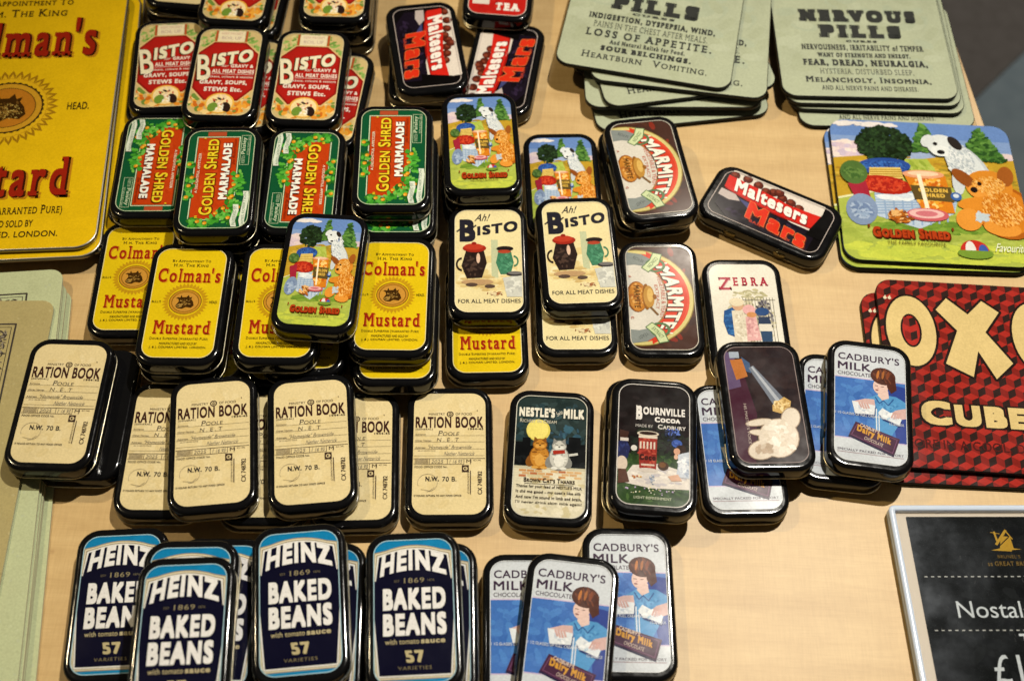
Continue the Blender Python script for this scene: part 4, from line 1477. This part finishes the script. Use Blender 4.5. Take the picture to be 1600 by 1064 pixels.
def from_corner(cx, cy, w_, h_, rot, which):
    """centre of a w x h slab whose named corner stands at cx, cy (panel widths)"""
    sx, sy = {'TL': (-1, 1), 'TR': (1, 1), 'BL': (-1, -1), 'BR': (1, -1)}[which]
    dx, dy = -sx * w_ / 2, -sy * h_ / 2
    c, s = math.cos(R(rot)), math.sin(R(rot))
    return cx + (dx * c - dy * s) / 36, cy + (dx * s + dy * c) / 36


CS, CT = 106.0, 2.9
sage, blk = 'a7ae92', '171a14'
def pills(lines):
    P = Print(CS - .9, CS - .9, 8.6, sage)
    P.dabs(['a3aa8d', 'acb398', 'a4ad93'], 53, 53, 50, 50, 80, 7)
    for st, up_, h_, wd, kw in lines:
        y1 = CS - .9 - up_
        P.txt(blk, st, 52.5 - wd / 2, y1 - h_, 52.5 + wd / 2, y1, **kw)
    P.line(blk, [(18, 14), (88, 14)], .5) if False else None
    return P
A_ = pills([('Heartburn   Vomiting.', 8.0, 5.6, 76, dict(serif=1, small=.78, bold=.015)),
            ('SOUR BELCHINGS.', 15.4, 4.4, 55, dict(serif=1.4, bold=.07)),
            ('And Natural Relish for Food.', 21.6, 3.8, 46, dict(serif=1.1, bold=.05)),
            ('LOSS OF APPETITE.', 26.8, 6.4, 77, dict(serif=1.3, bold=.03, track=.05)),
            ('PAINS IN THE CHEST AFTER MEALS.', 35.0, 5.2, 70, dict(serif=1, bold=.0)),
            ('INDIGESTION, DYSPEPSIA, WIND,', 41.6, 5.6, 78, dict(serif=1.1, bold=.06)),
            ('CURES', 49.4, 2.0, 26, dict(serif=1.6, bold=.05)),
            ('PILLS', 52.6, 13.0, 54, dict(serif=1.8, bold=.1))])
B_ = pills([('AND ALL NERVE PAINS AND DISEASES.', 5.0, 3.8, 58, dict(serif=1, bold=.02)),
            ('Melancholy, Insomnia,', 10.8, 5.4, 76, dict(serif=1, small=.8, bold=.035)),
            ('HYSTERIA, DISTURBED SLEEP,', 17.8, 5.2, 57, dict(serif=1)),
            ('FEAR, DREAD, NEURALGIA,', 24.6, 6.2, 76, dict(serif=1.2, bold=.06)),
            ('WANT OF STRENGTH AND ENERGY.', 32.6, 3.8, 57, dict(serif=1.4, bold=.06)),
            ('NERVOUSNESS, IRRITABILITY of TEMPER', 38.0, 5.6, 75, dict(serif=1, bold=.04)),
            ('CURES', 45.6, 1.9, 19, dict(serif=1.6, bold=.06)),
            ('PILLS', 49.4, 11.6, 51, dict(serif=1.8, bold=.11)),
            ('NERVOUS', 63.4, 11.0, 73, dict(serif=1.7, bold=.1))])
pa = slab_meshes('coaster', CS, CS, 9, CT, A_, M['cork'], 'matt_print')
pb = slab_meshes('coaster', CS, CS, 9, CT, B_, M['cork'], 'matt_print')
ST = ['board', 'printed_face']
G_ = 'sage green pill coasters'
lef = [((.51, 16.5, 'BL'), -9.6, 'top sage green coaster of the left fanned pile'),
       ((4.03, 15.91, 'BR'), -6.0, 'second sage green coaster of the left pile, its right edge showing'),
       ((1.40, 15.67, 'BL'), 12.5, 'third sage green coaster of the left pile, turned the other way'),
       ((1.06, 15.74, 'BL'), 3.0, 'fourth sage green coaster of the left pile, a green strip at its left'),
       ((1.28, 15.36, 'BL'), 11.0, 'lowest sage green coaster of the left pile'),
       ((.55, 15.90, 'BL'), 1.0, 'sage green coaster near the bottom of the left pile, poking out left')]
order = [4, 5, 3, 2, 1, 0]
for lv, i in enumerate(order):
    (cx, cy, wh), ro, lab = lef[i]
    if i == 5:
        cx, cy = .85, 16.6
    x, y = from_corner(cx, cy, CS, CS, ro, wh)
    place('coaster', lab, 'coaster', pa, ST, x, y, .05 + lv * (CT + .12), ro, G_)
rig = [((4.63, 15.68, 'BL'), 2.0, 'lowest sage green coaster of the right pile, two text lines showing'),
       ((4.46, 15.98, 'BL'), .5, 'second lowest sage green coaster of the right pile'),
       ((4.40, 16.02, 'BL'), 1.6, 'second sage green coaster from the top of the right pile'),
       ((4.33, 16.1, 'BL'), 1.4, 'top sage green coaster of the right pile')]
for lv, ((cx, cy, wh), ro, lab) in enumerate(rig):
    x, y = from_corner(cx, cy, CS, CS, ro, wh)
    place('coaster', lab, 'coaster', pb, ST, x, y, .05 + lv * (CT + .12), ro, G_)

# toy picnic coasters
P = Print(CS - .6, CS - .6, 9.5, '6585be')
picnic(P, CS - .6, CS - .6, False)
un = [('5c1a08', .02, .6, .6)]
P.txt('a83a14', 'GOLDEN SHRED', 17, 82, 60, 89.4, bold=.055, small=.8, under=un)
P.txt('7a3414', "'", 14.6, 80.6, 15.8, 83, bold=.05)
P.txt('7a3414', "'", 61.6, 80.6, 62.8, 83, bold=.05)
P.txt('5a4a1c', 'THE FAMILY FAVOURITE', 24.5, 91.6, 57, 94.0, serif=.8)
P.txt('e3e6d0', 'Favourite', 85, 90.2, 102, 96, shear=.35, bold=.0)
pg = slab_meshes('coaster', CS, CS, 9.8, CT, P, M['cork'], 'print')
for lv, (cx, cy, ro, lab) in enumerate(((4.99, 15.70, .6, 'lower toy picnic coaster, only its dark left edge showing'), (5.08, 15.79, -.6, 'top coaster picturing a toy picnic with a bear and a white dog'))):
    x, y = from_corner(cx, cy, CS, CS, ro, 'TL')
    place('coaster', lab, 'coaster', pg, ST, x, y, .05 + lv * (CT + .12) + 2.0 * 0, ro, 'toy picnic coasters')

# red cube patterned coasters
OW, OH = 99.0, 117.0
P = Print(OW - .6, OH - .6, 8.5, 'a82a22')
s_ = 4.55
hh = s_ * .5
wv = s_ * .86
rows = int(OH / (s_ * 1.5)) + 3
tr, dr, dk = [], [], []
for j in range(-1, rows):
    for i in range(-1, int(OW / (2 * wv)) + 2):
        cx = i * 2 * wv + (wv if j % 2 else 0)
        cy = j * s_ * 1.5
        tr.append([(cx, cy - s_), (cx + wv, cy - hh), (cx, cy), (cx - wv, cy - hh)])
        dr.append([(cx - wv, cy - hh), (cx, cy), (cx, cy + s_), (cx - wv, cy + hh)])
        dk.append([(cx, cy), (cx + wv, cy - hh), (cx + wv, cy + hh), (cx, cy + s_)])
P.raw(tr, 'a32b23')
P.raw(dr, '7e221c')
P.raw(dk, '2e1e1b')
un = [('211614', .055, 0, 0)]
def oxo_o(cx):
    for col, g in (('211614', 1.3), ('d3bb80', 0)):
        P.ell(col, cx, 33, 13.2 + g, 22.6 + g, n=40)
    P.ell('211614', cx, 33, 5.6, 10.8, n=30)
    sv = P.w
    # the cube pattern shows through the ring
    P.ell('a82a22', cx, 33, 4.5, 9.6, n=30)
    for a_ in (-4.5, 4.5):
        P.poly('2e1e1b', [(cx - .5, 33 + a_ - 3), (cx + 3.0, 33 + a_ - 4.6), (cx + 3.0, 33 + a_ + .4), (cx - .5, 33 + a_ + 2.2)])
        P.poly('7e221c', [(cx - .5, 33 + a_ - 3), (cx - .5, 33 + a_ + 2.2), (cx - 3.6, 33 + a_ + .6), (cx - 3.6, 33 + a_ - 4.4)])
oxo_o(16.2)
oxo_o(OW - 15.6)
X_ = [(x - 5.6, y) for x, y in ((36.5, 18.5), (43, 10.5), (53.5, 20.5), (62.0, 11.0), (70.5, 18.0), (61.5, 31.5), (73.5, 50.5), (63.5, 61), (56, 44), (51.5, 60.5), (38.0, 53), (46.5, 31.5))]
P.line('211614', X_, 2.8, True)
for x, y in X_:
    P.ell('211614', x, y, 1.4, step=.001)
P.poly('d3bb80', X_)
P.txt('d3bb80', 'CUBES', 16.0, 76.5, 81, 91.0, bold=.06, small=.88, under=un)
P.txt('4c1a18', 'STORE IN A COOL, DRY PLACE', 3.6, 99.6, 95, 105.6, bold=.005)
for x in (4.2, 6.6):
    P.ell('d9ccb0', x, 12.4, .95)
    P.poly('d9ccb0', [(x - .95, 12.4), (x + .2, 10.6), (x + .6, 11.0), (x - .1, 12.4)])
po = slab_meshes('coaster', OW, OH, 8.8, CT, P, M['cork'], 'print')
for lv, (cx, cy, ro, lab) in enumerate(((5.24, 12.32, -.4, 'lower red cube patterned coaster, a strip showing on its left'), (5.47, 12.52, -1.3, 'top red cube patterned coaster with big cream letters'))):
    x, y = from_corner(cx, cy, OW, OH, ro, 'TL')
    place('coaster', lab, 'coaster', po, ST, x, y, .05 + lv * (CT + .12), ro, 'red cube patterned coasters')

# big yellow mustard signs in a stack
BW, BH = 124.0, 205.0
P = Print(BW - 2.2, BH - 2.2, 11, 'e0b812')
mustard_face(P, BW - 2.2, BH - 2.2, BH - 2.2 - 104.0, 2.5, True, 2.85, 3.38)
pc = (loops_mesh('steel_plate', prof(BW, BH, 12, [(.6, 0), (0, .4), (0, 1.9), (.5, 2.4), (1.0, 2.5)]), M['steel']), P.done('sign_print', 'print', lift=2.5))
ctr = lambda dx, dy, ro: (-8.28 + dx, 14.96 + dy)
TH2 = 2.7
SG = 'yellow mustard signs'
n_s = 5
off_ = [(.32, .25, 9.0), (.18, .05, 7.6), (.24, .02, 6.8), (.04, -.13, 6.2), (0, 0, 5.5)]
for lv in range(n_s):
    dx, dy, ro = off_[lv]
    a = R(ro)
    # the bull's head sits 104.5 mm above the bottom edge
    oy = (BH / 2 - 104.5 - .5) / 36
    place('metal_sign', ['lowest', 'second lowest', 'middle', 'second', 'top'][lv] + ' yellow mustard sign ' + ['of the stack, fanned out furthest', 'of the stack', 'of the stack, fanned to the right', 'of the stack, just under the top one', 'with a bull emblem and red lettering'][lv],
          'sign', pc, ['steel_plate', 'printed_face'], -8.30 + dx - oy * math.sin(a), 15.10 + dy + oy * math.cos(a), .05 + lv * TH2 + 4.0 * 0, ro, SG)


# paper cards with an ornate frame
def card(col, dark, cols):
    w_, h_ = 180.0, 262.0
    P = Print(w_, h_, 7, col)
    P.dabs(cols, w_ / 2, h_ / 2, w_ / 2, h_ / 2, 1500, .8, 1.4, True)
    fr = lambda i, wd: P.line(dark, [(i + 3, i), (w_ - i - 3, i), (w_ - i - 3, h_ - i), (i + 3, h_ - i)], wd, True)
    for i, wd in ((15, 1.0), (17, .4), (26.4, .5), (28.4, 1.0)):
        fr(i, wd)
    ink_ = [dark, '5c5048', '8a8070', dark, '3c322c']
    P.dabs(ink_, w_ / 2, 21.7, w_ / 2 - 22, 3.2, 700, 1.2, 3.4, True)
    for x in (24.7, w_ - 24.7):
        P.dabs(ink_, x, h_ / 2, 3.2, h_ / 2 - 22, 900, 1.2, 3.4, True)
    P.dabs(['9aa8a8', '8a98a0', col], w_ / 2, 37, 50, 2.5, 120, 1.6, 3, True)
    return (loops_mesh('card_stock', prof(w_, h_, 7, [(0, 0), (0, 1.35)]), M['paper'], smooth=False), P.done('card_print', 'matt_print', lift=1.35))
cg = card('b5bd94', '2c241f', ['b0b890', 'bac29a', 'b3bb98'])
cb = card('a89a66', '2c241f', ['a39460', 'ada06e', '9c8e5c', 'b3a674'])
CARDS = [(cg, (-6.62, 11.8, 7.8), .05, 'lowest pale green framed card of the pile, right edge showing'),
         (cg, (-6.70, 11.9, 7.2), 1.55, 'second pale green framed card from the bottom of the pile'),
         (cg, (-6.68, 11.85, 7.0), 3.05, 'third pale green framed card from the bottom of the pile'),
         (cg, (-6.74, 11.95, 7.5), 4.55, 'pale green framed card directly beneath the uppermost green one'),
         (cg, (-6.76, 12.06, 7.2), 6.05, 'uppermost pale green card, its ornate frame showing beside the yellow signs'),
         (cb, (-6.74, 11.45, 3.4), 7.55, 'buff framed card on top, under the corner of a ration book tin')]
for me_, (cx, cy, ro), z, lab in CARDS:
    x, y = from_corner(cx, cy, 180, 262, ro, 'TR')
    place('framed_card', lab, 'card', me_, ['card_stock', 'printed_face'], x, y, z, ro, 'ornate framed cards' if me_ is cg else None)

# price sign: dark card in a clear acrylic block
SW, SH = 112.0, 158.0
x, y = from_corner(5.21, 8.67, SW, SH, 2.6, 'TL')
ps = thing('price_sign', 'dark price sign in a clear acrylic block at the lower right', 'sign', (x * U, y * U, TZ + .0002), R(2.6))
P = Print(95.4, 147, .6, '121312')
P.dabs(['121312', '171817', '1a1b1a', '0f1010'], 48, 75, 48, 75, 240, 4.0)
for i in range(60):
    P.ell('4a4844', P.rnd.uniform(4, 92), P.rnd.uniform(4, 140), P.rnd.uniform(.3, 1.6), .09, P.rnd.uniform(60, 110), .0012, 6)
g_ = 'b58a2c'
ex_, ey_ = 45.5, 5.0
n0_ = len(P.V)
P.poly(g_, [(ex_ - 8.5, ey_ + 13.2), (ex_ - 3, ey_ + 12), (ex_ - 1, ey_ + 4), (ex_ + 4.6, ey_ + 4.6), (ex_ + 5.2, ey_ + 12), (ex_ + 10, ey_ + 12.6), (ex_ + 4, ey_ + 13.0), (ex_ + 3.6, ey_ + 14.0), (ex_ - 2, ey_ + 13.6)])
P.line(g_, [(ex_ - 3.6, ey_ + 8), (ex_ - 4.4, ey_ + 1.4)], 1.2)
P.line(g_, [(ex_ - 4.6, ey_ + 9.4), (ex_ + 2.6, ey_ + .4)], 1.5)
P.line(g_, [(ex_ + 2.4, ey_ + .4), (ex_ + 5.6, ey_ + 6)], .7)
P.line(g_, [(ex_ - 6.6, ey_ + 1.6), (ex_ - 1.4, ey_ + 2.6)], .4)
P.line('121312', [(ex_ - 3, ey_ + 10.4), (ex_ + 3.6, ey_ + 4.8)], .6)
for i in range(n0_, len(P.V)):
    vx_, vy_, vz_ = P.V[i]
    c0x, c0y = (ex_ - 47.7) * .001, (73.5 - ey_ - 12) * .001
    P.V[i] = (c0x + (vx_ - c0x) * .82, c0y + (vy_ - c0y) * .82, vz_)
P.txt('7a5e2a', "BRUNEL'S", ex_ - 4.6, 20.4, ex_ + 6.4, 22.2, serif=.8)
P.txt('7a5e2a', 'ss GREAT BRITAIN', ex_ - 10, 23.8, ex_ + 15, 26.2, serif=.8, bold=.01)
for yy in (31.4, 58.4):
    for i in range(28):
        P.rect('b5b0a4', 3.5 + i * 3.2, yy, 5.0 + i * 3.2, yy + .55, .0006)
P.txt('c9c9c4', 'Nostalgia', 16, 44.2, 60, 55.2, bold=.0)
P.txt('c9c9c4', 'Tins', 42.5, 60.4, 57, 69.6, bold=.0)
P.txt('c9c9c4', '£1', 27.5, 70.6, 40.5, 84.0, bold=.0)
obj('acrylic_back', loops_mesh('acrylic_back', prof(SW, SH, 3.0, [(.5, 0), (0, .5), (0, 3.2), (.4, 3.6)], 4), M['acrylic_edge']), ps)
obj('card_backing', loops_mesh('card_backing', prof(105, 152.6, .6, [(0, 3.66), (0, 3.95)], 2), mat('cream_card_backing', (0.62, 0.50, 0.36, 1), 0.6)[0], smooth=False), ps)
obj('price_card', P.done('price_card', 'print', lift=4.0), ps)
ring = prof(SW, SH, 3.0, [(.4, 3.7), (0, 4.0), (0, 5.6), (.7, 6.2), (2.6, 6.2), (3.0, 5.8), (3.2, 3.96)], 4)
obj('acrylic_rim', loops_mesh('acrylic_rim', ring, M['acrylic_edge'], cap_top=False, cap_bot=False), ps)
obj('acrylic_front', loops_mesh('acrylic_front', prof(SW - 7.2, SH - 7.2, .8, [(0, 5.4), (0, 5.7)], 4), M['acrylic'], smooth=False), ps)
